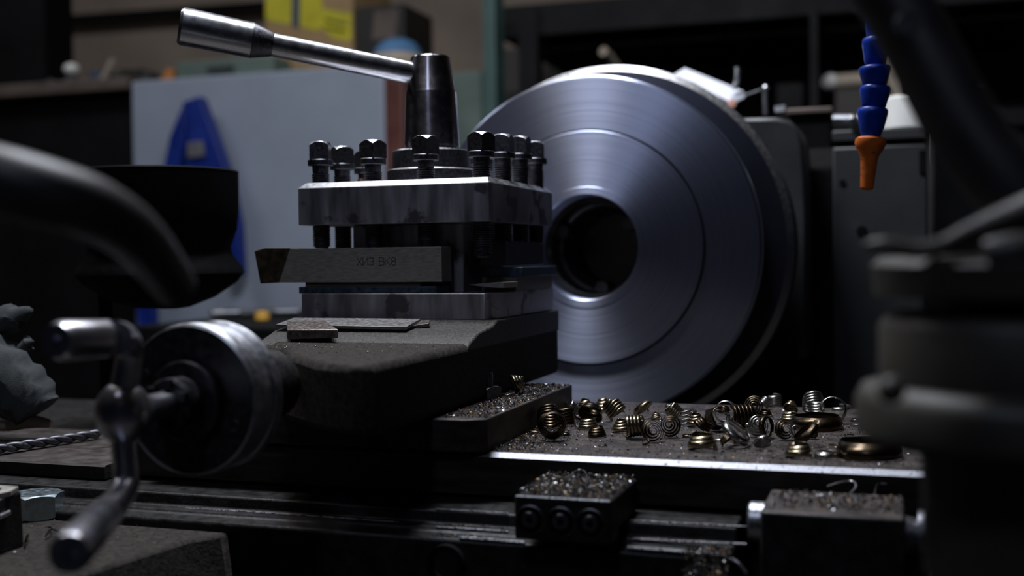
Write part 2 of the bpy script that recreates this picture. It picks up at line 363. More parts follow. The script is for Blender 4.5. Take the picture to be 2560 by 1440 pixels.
# things lying on the headstock
htop = zt+0.004
def on_head(px, d=1.42): return aty(px, 300, d)
pw = MB()
q = [aty(1685, 186, 1.36), aty(1712, 170, 1.40), aty(1858, 228, 1.40), aty(1822, 252, 1.36)]
pw.prism([p-V((0, 0, 0.0012)) for p in q], q)
solo(pw, 'paper_sheet', 'paper', 'crumpled white paper sheet lying behind the chuck rim on the headstock', 'paper')
q = [aty(1826, 240, 1.345), aty(1850, 226, 1.36), aty(1868, 238, 1.36), aty(1836, 256, 1.345)]
solo(MB().prism([p-V((0, 0, 0.0012)) for p in q], q), 'paper_scrap', 'paper', 'small torn white paper scrap just right of the larger sheet', 'paper')
q = [aty(1936, 266, 1.36), aty(1962, 262, 1.37), aty(1962, 277, 1.37), aty(1938, 280, 1.36)]
solo(MB().prism([p+V((0, 0.002, 0)) for p in q], q), 'paper_tag', 'paper', 'tiny white paper tag on the brown board right of the upright bolt', 'paper')
solo(MB().tube([aty(1833, 222, 1.35), aty(1842, 205, 1.35), aty(1844, 185, 1.35), aty(1843, 168, 1.35)], 0.0030, 12), 'bent_wire', 'dial',
     'short bent grey wire sticking up beside the white paper', 'wire')
bl = thing('upright_bolt', aty(1913, 285, 1.34), 'thin upright steel bolt with a shiny round tip on the headstock', 'bolt')
part(MB().tube([aty(1913, 288, 1.34), aty(1913, 225, 1.34)], 0.0026, 14), 'shank', 'oxide_edge', bl)
part(MB().lathe([(0, -0.0036), (0.0026, -0.0026), (0.0036, 0), (0.0026, 0.0026), (0, 0.0036)], aty(1914, 219, 1.34), (0, 0, 1), 20), 'tip', 'bright', bl)
part(MB().tube([aty(1905, 224, 1.34), aty(1862, 240, 1.345)], 0.0016, 10), 'cross_wire', 'oxide_edge', bl)
solo(MB().lathe([(0, -0.004), (0.005, -0.003), (0.0058, 0), (0.005, 0.006), (0, 0.007)], aty(1828, 264, 1.33), (0.2, -1, 0.3), 20), 'pink_cap', 'pinkcap',
     'small pink rubber cap below the white paper beside the chuck', 'cap')
solo(MB().box(aty(1966, 275, 1.36).x, aty(2082, 275, 1.36).x, 1.355, 1.47, aty(2000, 287, 1.36).z, aty(2000, 271, 1.36).z), 'rusty_board', 'wood',
     'rusty brown flat board on the headstock top', 'board', bevel=0.002)
solo(MB().box(aty(1975, 290, 1.365).x, aty(2075, 290, 1.365).x, 1.362, 1.46, zt+0.004, aty(2000, 288, 1.36).z-0.0005), 'dark_block', 'blk',
     'black block under the rusty board on the headstock', 'block')
rd = thing('steel_rod', aty(2120, 302, 1.33), 'steel rod lying behind the hose, a bright bead standing in for its highlight', 'rod')
part(MB().tube([aty(2082, 300, 1.33), aty(2165, 300, 1.33)], 0.0062, 18), 'shaft', 'dial', rd)
part(MB().lathe([(0, -0.0055), (0.006, -0.004), (0.0075, 0), (0.006, 0.004), (0, 0.0055)], aty(2133, 300, 1.322), (1, 0, 0), 20), 'collar', 'bright', rd)  # bright bead stands in for the round highlight on the rod
solo(MB().box(aty(2080, 332, 1.33).x, aty(2320, 332, 1.33).x, 1.325, 1.42, aty(2200, 352, 1.33).z, aty(2200, 322, 1.33).z), 'flat_bar', 'headgrey',
     'flat grey bar under the white cup on top of the headstock', 'bar', bevel=0.002)
c0 = aty(2268, 322, 1.365)
cup = MB().lathe([(0, 0.036), (0.020, 0.036), (0.0235, 0.033), (0.0265, 0.002), (0.0265, 0.0), (0.024, 0.0), (0.0215, 0.031), (0, 0.033)], c0, (0, 0, 1), 40)
solo(cup, 'white_cup', 'white', 'upside down white plastic cup on the flat grey bar', 'cup')
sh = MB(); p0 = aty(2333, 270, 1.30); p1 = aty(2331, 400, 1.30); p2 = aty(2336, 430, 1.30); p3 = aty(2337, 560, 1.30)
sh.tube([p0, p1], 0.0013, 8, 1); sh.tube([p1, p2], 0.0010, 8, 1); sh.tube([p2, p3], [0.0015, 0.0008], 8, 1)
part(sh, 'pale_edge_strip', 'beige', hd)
# ------------------------------------------------------------------ saddle, cross slide
def V2(px, py, z): p = atz(px, py, z); return (p.x, p.y)
sd = thing('lathe_saddle', (-0.30, 0.75, -0.42), 'black oily lathe saddle under the cross slide with ridged ledges', 'machine')
LEDGE = [(0.98, -0.40), (0.5890, -0.40), (0.5890, -0.1560), (0.5905, -0.1548), (0.6000, -0.1542), (0.6015, -0.1525), (0.6040, -0.1520), (0.6105, -0.1520), (0.6120, -0.1446), (0.6400, -0.1432),
         (0.660, -0.1430), (0.660, -0.1405), (0.98, -0.1405)]
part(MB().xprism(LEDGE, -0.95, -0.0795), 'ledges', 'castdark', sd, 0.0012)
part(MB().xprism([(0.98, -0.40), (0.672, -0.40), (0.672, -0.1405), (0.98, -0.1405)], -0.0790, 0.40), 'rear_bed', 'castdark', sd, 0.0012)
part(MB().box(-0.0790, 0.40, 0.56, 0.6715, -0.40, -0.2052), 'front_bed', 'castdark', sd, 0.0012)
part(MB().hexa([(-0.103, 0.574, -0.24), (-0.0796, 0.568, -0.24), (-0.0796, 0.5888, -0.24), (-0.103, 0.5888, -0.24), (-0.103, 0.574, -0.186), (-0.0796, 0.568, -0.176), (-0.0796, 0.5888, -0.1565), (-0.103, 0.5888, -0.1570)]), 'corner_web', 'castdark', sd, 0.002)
wing = [(-0.95, 0.30), (-0.430, 0.33), V2(180, 1440, -0.16), V2(330, 1392, -0.16), V2(470, 1348, -0.16), V2(560, 1333, -0.16), (-0.374, 0.5886), (-0.95, 0.5886)]
low = [(p[0]+(0.035 if i in (2, 3, 4, 5, 1) else 0), p[1]-(0.02 if i in (3, 4, 5) else 0)) for i, p in enumerate(wing)]
part(MB().prism([(p[0], p[1], -0.30) for p in low], [(p[0], p[1], -0.16) for p in wing]), 'apron_wing', 'cast', sd, 0.003)
rr = MB()
rr.lathe([(0.0078, 0), (0.0108, 0.0), (0.0108, 0.004), (0.0078, 0.004)], aty(1112, 1405, 0.562)-V((0, 0.0, 0.002)), Yax, 48, closed=True)
part(rr, 'boss_ring', 'blk', sd)

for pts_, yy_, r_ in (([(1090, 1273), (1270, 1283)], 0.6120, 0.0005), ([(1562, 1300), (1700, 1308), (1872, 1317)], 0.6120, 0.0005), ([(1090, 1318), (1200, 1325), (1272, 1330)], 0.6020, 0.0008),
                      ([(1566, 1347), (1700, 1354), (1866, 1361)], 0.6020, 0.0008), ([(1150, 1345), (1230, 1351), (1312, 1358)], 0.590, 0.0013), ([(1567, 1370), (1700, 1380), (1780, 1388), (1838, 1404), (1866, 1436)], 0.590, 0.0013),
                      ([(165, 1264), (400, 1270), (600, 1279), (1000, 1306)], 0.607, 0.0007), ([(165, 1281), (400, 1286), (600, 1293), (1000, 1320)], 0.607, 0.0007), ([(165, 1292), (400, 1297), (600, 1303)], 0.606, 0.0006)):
    part(MB().tube([aty(px, py, yy_) for px, py in pts_], r_, 10, 4), 'edge_glint', 'lip', sd)  # thin glossy tubes stand in for highlights along the ledge edges
sl = thing('cross_slide', (-0.30, 0.76, -0.142), 'long flat cross slide with a bright bare front edge, littered with curled chips', 'machine')
part(MB().xprism([(0.6400, -0.1405), (0.6400, -0.1180), (0.6432, -0.1153), (0.888, -0.1150), (0.888, -0.1405)], -0.492, aty(2322, 1180, 0.641).x,
                 [1, 2, 0, 1, 1]), 'slide_table', ['slide', 'face', 'edge'], sl)
part(MB().xprism([(0.6300, -0.1424), (0.6300, -0.1345), (0.6320, -0.1335), (0.760, -0.1330), (0.760, -0.1402), (0.6605, -0.1402), (0.6605, -0.1424)], -1.0, -0.4921,
                 [2, 1, 0, 1, 1, 1, 1]), 'slide_extension', ['slide', 'face', 'castdark'], sl)
# swivel plate under the compound
sp_ = thing('swivel_plate', (-0.34, 0.73, -0.115), 'square swivel plate under the compound slide, chips along its right lip', 'plate')
part(MB().zprism([(-0.46, 0.634), (-0.2415, 0.633), (-0.2285, 0.640), (-0.2285, 0.829), (-0.46, 0.829)], -0.1148, -0.0952, 1, 0), 'plate', ['slide', 'face'], sp_, 0.0008)
nb = aty(1215, 1003, 0.735)
part(MB().nut(4, 0.0075, 0.0080, (nb.x, 0.735, -0.0952), radians(25), 0.0085), 'clamp_nut', 'oxide', sp_)
part(MB().lathe([(0, 0.0105), (0.0045, 0.0105), (0.005, 0.0095), (0.005, 0.0)], (nb.x, 0.735, -0.0880), (0, 0, 1), 24), 'stud', 'oxide', sp_)

# ------------------------------------------------------------------ compound slide
co = thing('compound_slide', (-0.34, 0.73, -0.095), 'rough cast compound slide under the square tool post, oily top lit from above', 'machine')
ZP = -0.0555
poly = [(-0.2600, 0.905), (-0.4180, 0.905), (-0.4300, 0.760), V2(648, 842, ZP), V2(712, 866, ZP), V2(722, 882, ZP), V2(788, 904, ZP), V2(880, 915, ZP), (-0.2600, 0.547)]
pl2 = [(-0.2600, 0.905), (-0.4180, 0.905), (-0.4300, 0.760), (-0.425, 0.712), (-0.366, 0.650), (-0.356, 0.612), (-0.300, 0.566), (-0.268, 0.552), (-0.2600, 0.560)]
cm = MB().prism([(p[0], p[1], -0.0950) for p in pl2], [(p[0], p[1], ZP) for p in poly])
part(cm, 'casting', 'cast', co, 0.0045)
part(MB().xprism([(0.905, -0.060), (0.905, -0.0430), (0.752, -0.0430), (0.742, -0.0466), (0.715, -0.0492), (0.698, -0.0545), (0.690, -0.060)], -0.4135, -0.2601), 'raised_boss', 'rawcast', co, 0.0012)
part(MB().lathe([(0.0, 0.525), (0.0200, 0.525), (0.0200, 0.580), (0.0, 0.580)], (-0.339, 0, -0.0705), Yax, 40), 'bearing_neck', 'castdark', co)
part(MB().zprism([V2(650, 846, -0.0575), V2(706, 862, -0.0575), V2(704, 872, -0.0575), V2(640, 862, -0.0575)], -0.075, -0.0575), 'side_ledge', 'cast', co, 0.0015)

# ------------------------------------------------------------------ tool post
X0, X1, Y0, Y1 = -0.414, -0.264, 0.753, 0.903
PCX, PCY = -0.339, 0.828
tp = thing('tool_post', (PCX, PCY, -0.0428), 'square four way lathe tool post with clamp screws and a long steel lever', 'tool post')
b = MB()
z0, z1, e = 0.0254, 0.0565, 0.0042
o1 = [(X0, Y0), (X1-0.002, Y0), (X1, Y0+0.003), (X1, Y1), (X0, Y1)]
o2 = [(X0+e, Y0+e), (X1-e, Y0+e), (X1-e*0.9, Y0+e*1.2), (X1-e, Y1-e), (X0+e, Y1-e)]
b.add([(p[0], p[1], z0) for p in o1]+[(p[0], p[1], z1-e) for p in o1]+[(p[0], p[1], z1) for p in o2], [])
for i in range(5):
    j = (i+1) % 5
    b.f.append([i, j, 5+j, 5+i]); b.m.append(0); b.f.append([5+i, 5+j, 10+j, 10+i]); b.m.append(1)
b.f.append([4, 3, 2, 1, 0]); b.m.append(0); b.f.append([10, 11, 12, 13, 14]); b.m.append(0)
part(b, 'top_plate', ['post', 'post_edge'], tp, 0.0004)
part(MB().zprism([(X0+0.0015, Y0), (X1-0.006, Y0), (X1-0.004, Y0+0.002), (X1-0.004, Y0+0.008), (X1, Y0+0.012), (X1, Y1), (X0+0.0015, Y1)], -0.0428, -0.0246), 'bottom_plate', 'post', tp, 0.0005)
part(MB().box(-0.385, -0.2965, 0.783, 0.873, -0.0246, 0.0254), 'centre_block', 'post', tp, 0.001)
# clamp screws
def clamp_screw(x, y, ztop, rot, zbot, lab=None):
    zc = ztop-0.0178                                # underside of the collar
    prof = [(0.0, zbot), (0.0048, zbot), (0.0052, zbot+0.001)]
    z = zbot+0.001; top = zc-0.0042
    while z < top-0.0016:
        prof += [(0.0067, z+0.0007), (0.0067, z+0.0010), (0.0058, z+0.0016)]; z += 0.0017
    prof += [(0.0060, top), (0.0062, zc), (0.0, zc)]
    s_ = part(MB().lathe(prof, (x, y, 0), (0, 0, 1), 28), 'clamp_screw', 'oxide', tp, 0, lab, 40)
    part(MB().lathe([(0, 0), (0.0090, 0), (0.0094, 0.0005), (0.0094, 0.0040), (0.0089, 0.0046), (0, 0.0046)], (x, y, zc), (0, 0, 1), 36), 'collar', 'oxide', s_)
    part(MB().nut(4, 0.0070, 0.0132, (x, y, zc+0.0046), rot, 0.0068, False, 10, 0, 1, 42), 'square_head', ['oxide', 'oxide_edge'], s_, 0, None, 25)
zt_ = lambda px, py, y: aty(px, py, y).z
for x, y, py, rot, zb in ((-0.4042, 0.770, 355, -27, 0.0085), (-0.3614, 0.770, 351, -65, 0.0085), (-0.3197, 0.770, 340, -60, 0.0085), (-0.2772, 0.770, 331, -67, 0.0002),
                          (-0.2755, 0.812, 337, -42, 0.010), (-0.2745, 0.851, 342, -45, 0.010), (-0.2735, 0.888, 355, -28, 0.010),
                          (-0.4045, 0.806, 367, -88, 0.004), (-0.4040, 0.847, 379, 10, -0.004), (-0.3614, 0.887, 372, 20, 0.0), (-0.3197, 0.887, 372, 5, 0.0)):
    px = 1280
    d = ray(1280, py); p = V((x, y, 0)); # height from the pixel row at this depth
    # solve for z so that the point projects to row py
    zz = 0.08
    for _ in range(6):
        P = V((x, y, zz)); D = P.dot(FW); r_ = 720-FPX*P.dot(UP)/D; zz += (r_-py)*D/FPX
    clamp_screw(x, y, zz, radians(rot), zb)
# lock collar, hub and lever
part(MB().lathe([(0, 0.0565), (0.0345, 0.0565), (0.0345, 0.0672), (0.0335, 0.0683), (0.0, 0.0683)], (PCX, PCY, 0), (0, 0, 1), 72, [0, 0, 1, 1]), 'base_ring', ['oxide', 'post_edge'], tp)
part(MB().lathe([(0.0, 0.0683), (0.0302, 0.0683), (0.0302, 0.0820), (0.0292, 0.0832), (0.0, 0.0832)], (PCX, PCY, 0), (0, 0, 1), 72, [0, 0, 1, 1]), 'lock_collar', ['oxide', 'oxide_edge'], tp)
hubo = part(MB().lathe([(0.0, 0.0), (0.0190, 0.0), (0.0213, 0.0015), (0.0216, 0.0030), (0.0196, 0.0435), (0.0190, 0.0455), (0.0150, 0.0705), (0.0142, 0.0716), (0.0, 0.0716)], (PCX+0.0008, PCY, 0.0838), (-0.012, 0, 1), 96), 'hub', 'hub', tp, 0, None, 12)
A = V((PCX, PCY, 0.1400)); Bp = atd(448, 64, 0.835); Ld = (Bp-A).normalized(); LL = (Bp-A).length
part(MB().lathe([(0.0078, 0.004), (0.0086, 0.020), (0.0088, LL*0.675), (0.0, LL*0.675)], A, Ld, 40), 'lever_arm', 'bright', tp)
g0 = LL*0.648
part(MB().lathe([(0.0, g0-0.001), (0.0088, g0-0.001), (0.0092, g0), (0.0132, g0+0.0145), (0.0132, g0+0.0155), (0.0138, LL-0.0020), (0.0122, LL), (0.0, LL)], A, Ld, 56, [1, 1, 1, 0, 0, 0, 0]), 'lever_grip', ['bright', 'oxide'], tp, 0, None, 20)

# ------------------------------------------------------------------ cutting tool, shims
tt = thing('turning_tool', (-0.375, 0.765, -0.0168), 'grey steel turning tool bar clamped in the front slot, stamped lettering on its side', 'cutting tool')
ta = [aty(725, 622, 0.757), aty(1103, 615, 0.757), aty(1105, 705, 0.757), aty(697, 706, 0.757)]
zt0, zb0 = 0.0085, -0.0166
part(MB().prism([(p.x, 0.757, lerp(zb0, zt0, 1 if i < 2 else 0)) for i, p in enumerate(ta)], [(p.x, 0.7762, lerp(zb0, zt0, 1 if i < 2 else 0)) for i, p in enumerate(ta)]), 'shank', 'tool', tt, 0.0004)
tb = [aty(635, 628, 0.757), aty(661, 620, 0.757), aty(734, 620, 0.757), aty(699, 706, 0.757), aty(650, 709, 0.757)]
part(MB().prism([(p.x, 0.7574, p.z) for p in tb], [(p.x+0.002, 0.7755, p.z) for p in tb]), 'cutting_tip', 'carbide', tt, 0.0003, 'brown carbide cutting tip')
# stamped letters built from strokes on the shank side (x right, y up in letter heights)
GL = {'Х': [[(0, 0), (.6, 1)], [(0, 1), (.6, 0)]], 'И': [[(0, 1), (0, 0), (.6, 1), (.6, 0)]],
      'З': [[(0, .9), (.2, 1), (.5, .95), (.58, .75), (.5, .55), (.25, .52)], [(.5, .5), (.6, .28), (.5, .05), (.2, 0), (0, .1)]],
      'В': [[(0, 0), (0, 1), (.4, 1), (.55, .88), (.55, .65), (.4, .53), (0, .53)], [(.4, .53), (.6, .4), (.6, .13), (.4, 0), (0, 0)]],
      'К': [[(0, 0), (0, 1)], [(.58, 1), (0, .45)], [(.18, .62), (.62, 0)]],
      '8': [[(.3, .53), (.08, .65), (.05, .85), (.2, 1), (.4, 1), (.55, .85), (.52, .65), (.3, .53), (.04, .38), (.03, .14), (.2, 0), (.4, 0), (.57, .14), (.56, .38), (.3, .53)]]}
lm = MB(); pa = aty(893, 664, 0.757); pe = aty(993, 662, 0.757); hgt = 0.0056; adv = (pe.x-pa.x)/6.75; xx = pa.x
for chx in 'ХИЗ ВК8':
    if chx != ' ':
        for st in GL[chx]:
            P = [V((xx+q[0]*adv*1.35, 0.7570, pa.z+q[1]*hgt)) for q in st]
            for p, q in zip(P[:-1], P[1:]):
                dv = (q-p).normalized(); nn = V((-dv.z, 0, dv.x))*0.00026; dv = dv*0.0002; yy = V((0, -0.00006, 0)); y2 = V((0, 0.0004, 0))
                lm.prism([p-dv-nn+yy, q+dv-nn+yy, q+dv+nn+yy, p-dv+nn+yy], [p-dv-nn+y2, q+dv-nn+y2, q+dv+nn+y2, p-dv+nn+y2])
    xx += adv*(0.75 if chx == ' ' else 1.0)
part(lm, 'stamped_letters', 'ink', tt, 0, 'dark stamped letters')
solo(MB().box(aty(748, 720, 0.755).x, aty(1092, 720, 0.755).x, 0.7545, 0.7795, -0.0246, -0.0198), 'blue_shim', 'shim',
     'long thin blue grey shim strip under the turning tool', 'shim', bevel=0.0003)
solo(MB().box(aty(760, 708, 0.757).x, aty(1048, 708, 0.757).x, 0.7590, 0.7785, -0.0198, -0.0166), 'brown_shim', 'wood',
     'short brown packing strip between the turning tool and the blue shim', 'shim', bevel=0.0002)
# tool end in the right hand slot
rt_ = thing('slot_tool', (-0.277, 0.84, -0.012), 'dark square tool shank end seen in the right side slot of the tool post', 'cutting tool')
q0, q1 = aty(1219, 612, 0.800), aty(1281, 664, 0.800)
part(MB().box(-0.2905, -0.2700, 0.800, 0.895, q1.z, q0.z+0.003), 'shank', 'oxide', rt_, 0.0006)
q0, q1 = aty(1222, 669, 0.803), aty(1307, 692, 0.803)
solo(MB().box(q0.x, q1.x, 0.803, 0.893, q1.z, q0.z), 'rough_packing_bar', 'shim', 'rough blue grey packing bar end below the right side tool', 'packing', bevel=0.0003)
solo(MB().box(q0.x-0.004, q1.x-0.004, 0.799, 0.893, -0.0246, q1.z), 'dark_packing_strip', 'file', 'thin dark packing strip under the rough packing bar', 'packing')
qs = [aty(1170, 712, 0.772), aty(1245, 705, 0.772), aty(1259, 706, 0.772), aty(1258, 720, 0.772), aty(1215, 718, 0.772)]
solo(MB().prism([(p.x, 0.772, p.z) for p in qs], [(p.x+0.003, 0.796, p.z) for p in qs]), 'tapered_sliver', 'tool',
     'pointed grey metal sliver lying in the right corner of the tool post', 'sliver', bevel=0.0002)
solo(MB().lathe([(0, 0), (0.0034, 0), (0.0034, 0.002), (0.0024, 0.0046), (0, 0.005)], aty(873, 455, 0.765)+V((0, 0.02, -0.0012)), (0, 0, 1), 9), 'copper_slug', 'copper',
     'tiny copper slug on the tool post top beside the second screw', 'slug')

# ------------------------------------------------------------------ loose pieces on the compound
qa = [aty(735, 794, 0.7400), aty(1052, 797, 0.7400), aty(1015, 817, 0.713), aty(689, 811, 0.713)]
solo(MB().prism([p-V((0, 0, 0.0021)) for p in qa], qa), 'parting_blade', 'blade', 'flat grey parting blade lying in front of the tool post', 'blade', bevel=0.0002)
qa = [aty(1046, 801, 0.7405), aty(1075, 800, 0.7405), aty(1073, 808, 0.731), aty(1040, 813, 0.728)]
solo(MB().prism([p-V((0, 0, 0.0022)) for p in qa], qa), 'blade_stub', 'file', 'short dark stub lying at the right end of the parting blade', 'blade', bevel=0.0002)
fb, ff = 0.722, 0.690
top = [aty(716, 802, fb), aty(812, 800, fb), aty(846, 823, ff), aty(717, 824, ff)]
botm = [aty(718, 818, fb), aty(812, 818, fb), aty(846, 846, ff), aty(718, 850, ff)]
solo(MB().hexa([botm[3], botm[2], botm[1], botm[0], top[3], top[2], top[1], top[0]]), 'file_block', 'file',
     'small worn brown metal block perched on the left end of the parting blade', 'block', bevel=0.0009)

# ------------------------------------------------------------------ compound handwheel with crank
hw = thing('compound_handwheel', (-0.339, 0.50, -0.109), 'round graduated steel dial with a bent double ended crank handle', 'handwheel')
AX = (-0.339, 0, -0.0702)
kn = MB()
def knurl(mb, org, axis, r, h0, h1, n=220, rows=7):
    a = V(axis); u = V((1, 0, 0)); w = a.cross(u); org = V(org); k = len(mb.v)
    for i in range(rows+1):
        for j in range(n):
            rad = r+(0.00028 if (i+j) % 2 else -0.00018) if 0 < i < rows else r-0.0004
            q = 2*pi*j/n; mb.v.append(org+a*lerp(h0, h1, i/rows)+u*rad*cos(q)+w*rad*sin(q))
    for i in range(rows):
        for j in range(n):
            mb.f.append([k+i*n+j, k+i*n+(j+1) % n, k+(i+1)*n+(j+1) % n, k+(i+1)*n+j]); mb.m.append(0)
part(MB().lathe([(0.0, 0.5006), (0.0365, 0.5006), (0.0372, 0.4998), (0.0383, 0.5005), (0.0385, 0.5012), (0.0385, 0.5020), (0.0, 0.5020)], AX, Yax, 128, [1, 1, 0, 0, 0, 0]), 'front_plate', ['dial', 'dialdark'], hw)
knurl(kn, AX, Yax, 0.0387, 0.5022, 0.5085); part(kn, 'knurled_ring', 'dial', hw, 0, None, 60)
part(MB().lathe([(0.0, 0.5086), (0.0380, 0.5086), (0.0380, 0.5180), (0.0376, 0.5184), (0.0376, 0.5188), (0.0, 0.5188)], AX, Yax, 128), 'graduated_ring', 'dial', hw)
part(MB().lathe([(0.0, 0.5189), (0.0382, 0.5189), (0.0390, 0.5196), (0.0390, 0.5268), (0.0380, 0.5278), (0.0, 0.5278)], AX, Yax, 128), 'zero_ring', 'dial', hw)
part(MB().lathe([(0.0, 0.4950), (0.0195, 0.4950), (0.0205, 0.4960), (0.0205, 0.5004), (0.0, 0.5004)], AX, Yax, 64), 'centre_boss', 'dialdark', hw)
nb_ = MB().lathe([(0.0, 0.482), (0.0118, 0.482), (0.0128, 0.483), (0.0128, 0.4948), (0.0, 0.4948)], AX, Yax, 48)
for k in range(6):
    a = 2*pi*k/6+0.4; nb_.box(AX[0]+0.0105*cos(a)-0.0022, AX[0]+0.0105*cos(a)+0.0022, 0.4795, 0.4825, AX[2]+0.0105*sin(a)-0.0022, AX[2]+0.0105*sin(a)+0.0022)
part(nb_, 'castle_nut', 'dialdark', hw)
for k, (a, r) in enumerate(((-25, 0.029), (155, 0.029))):
    a = radians(a); part(MB().lathe([(0.0018, 0.4998), (0.0030, 0.4994), (0.0034, 0.4998), (0.0034, 0.5003)], (AX[0]+r*cos(a), 0, AX[2]+r*sin(a)), Yax, 24), 'screw_rim', 'dialdark', hw)
ck = MB().lathe([(0.0, 0.437), (0.0055, 0.438), (0.0095, 0.441), (0.0112, 0.446), (0.0112, 0.450), (0.0098, 0.456), (0.0072, 0.462), (0.0062, 0.470), (0.0070, 0.482), (0.0, 0.482)], AX, Yax, 48)
part(ck, 'crank_hub', 'crank', hw, 0, None, 50)
cz = aty(300, 1033, 0.448)
def ell(mb, c, rx, ry, rz, n=32):
    prof = [(sin(pi*i/16), -cos(pi*i/16)) for i in range(17)]
    k = len(mb.v)
    mb.lathe(prof, (0, 0, 0), (0, 0, 1), n)
    for i in range(k, len(mb.v)): p = mb.v[i]; mb.v[i] = V((c[0]+p.x*rx, c[1]+p.y*ry, c[2]+p.z*rz))
    return mb
part(ell(MB(), (AX[0], 0.448, AX[2]+0.0005), 0.0128, 0.0128, 0.0148), 'crank_ball', 'crank', hw, 0, None, 80)
U1 = aty(322, 905, 0.448); U2 = aty(322, 868, 0.446); U3 = aty(306, 846, 0.438)
part(MB().tube([(AX[0], 0.448, AX[2]+0.008), U1, U2, U3, aty(285, 846, 0.425)], [0.0064, 0.0062, 0.0064, 0.0072, 0.0080], 24), 'upper_arm', 'crank', hw, 0, None, 60)
h0 = aty(270, 846, 0.428); h1 = aty(140, 852, 0.395); ax = (h1-h0).normalized(); hl = (h1-h0).length
hh = MB(); ngr = 10; k0 = 0
prof = [(0.0, 0.0), (0.0076, 0.0), (0.0084, 0.001), (0.0086, hl-0.0035), (0.0072, hl), (0.0026, hl), (0.0026, hl-0.006), (0.0, hl-0.006)]
part(MB().lathe(prof, h0, ax, 40), 'upper_handle', 'crank', hw, 0, None, 30)
L1 = aty(316, 1180, 0.448); L2 = aty(312, 1215, 0.4455); L3 = aty(285, 1262, 0.430); L4 = aty(238, 1312, 0.405)
part(MB().tube([(AX[0], 0.448, AX[2]-0.008), aty(312, 1130, 0.448), L1, L2, L3, L4], [0.0064, 0.0060, 0.0060, 0.0062, 0.0066, 0.0074], 24), 'lower_arm', 'crank', hw, 0, None, 60)
h0 = aty(262, 1287, 0.418); h1 = atd(172, 1383, 0.425); ax = (h1-h0).normalized(); hl = (h1-h0).length
part(MB().lathe([(0.0, 0.0), (0.0072, 0.0), (0.0077, 0.001), (0.0083, hl-0.003), (0.0070, hl), (0.0030, hl), (0.0028, hl-0.006), (0.0, hl-0.006)], h0, ax, 40), 'lower_handle', 'crank', hw, 0, None, 30)

# ------------------------------------------------------------------ stop blocks below the slide
b1 = thing('stop_block', (-0.178, 0.66, -0.18), 'square black stop block with three counterbored holes, chips heaped on top', 'block')
zb = -0.125
fx0, fx1, fy = atz(1283, 1240, zb).x, atz(1535, 1247, zb).x, 0.5715
part(MB().xprism([(fy, -0.1480), (0.5884, -0.1480), (0.5884, -0.1428), (0.6340, -0.1428), (0.6340, zb), (fy, zb)], fx0, fx1), 'body', 'castdark', b1, 0.0012)
part(MB().tube([(fx0+0.001, fy+0.0006, zb-0.0006), (fx1-0.001, fy+0.0006, zb-0.0006)], 0.0007, 10, 1), 'bright_edge', 'oxide_edge', b1)  # thin brighter strip along the top front edge
for px in (1325, 1402, 1476):
    c = aty(px, 1300, fy); cc = V((c.x, fy-0.0004, -0.1371))
    part(MB().lathe([(0.0072, -0.0006), (0.0080, 0.0), (0.0072, 0.0006)], cc, Yax, 36, closed=True), 'counterbore_rim', 'oxide', b1)
    part(MB().lathe([(0.0, -0.0004), (0.0066, -0.0004), (0.0072, 0.0010), (0, 0.0010)], cc, Yax, 36), 'counterbore', 'blk', b1)
    part(MB().lathe([(0.0018, -0.0012), (0.0040, -0.0012), (0.0046, -0.0004)], cc, Yax, 24), 'screw_head', 'oxide', b1)
b2 = thing('micrometer_stop', (-0.03, 0.65, -0.185), 'larger black stop block at right with a round pin and a knurled knob', 'block')
gx0, gx1, gy = atz(1898, 1280, zb).x, atz(2262, 1298, zb).x, 0.5685
part(MB().zprism([(gx0, gy), (gx1, gy), (gx1, 0.6235), (gx0, 0.6235)], -0.205, zb, 1, 0), 'body', ['slide', 'castdark'], b2, 0.0014)
cy_ = (gy+0.6235)/2
part(MB().lathe([(0.0, -0.0080), (0.0090, -0.0080), (0.0100, -0.0068), (0.0100, 0.0)], (gx0, cy_-0.004, zb-0.0105), (1, 0, 0), 36), 'round_pin', 'oxide_edge', b2)
kb = MB(); 
part(MB().lathe([(0.0, -0.001), (0.0085, -0.001), (0.0090, 0.0), (0.0080, 0.006), (0.0, 0.006)], (gx1, cy_-0.006, zb-0.012), (1, 0, 0), 36), 'knob_collar', 'oxide', b2)
kk = MB(); a = V((1, 0, 0)); k = 0; n = 60
for i in range(9):
    for j in range(n):
        rad = 0.0122+(0.0003 if (i+j) % 2 else -0.0003) if 0 < i < 8 else 0.0118
        q = 2*pi*j/n; kk.v.append(V((gx1+0.006+0.0015*i, cy_-0.006+rad*cos(q), zb-0.012+rad*sin(q))))
for i in range(8):
    for j in range(n): kk.f.append([i*n+j, i*n+(j+1) % n, (i+1)*n+(j+1) % n, (i+1)*n+j]); kk.m.append(0)
kk.f.append(list(range(n))); kk.m.append(0); kk.f.append([8*n+j for j in range(n)]); kk.m.append(0)
part(kk, 'knurled_knob', 'oxide', b2, 0, None, 60)

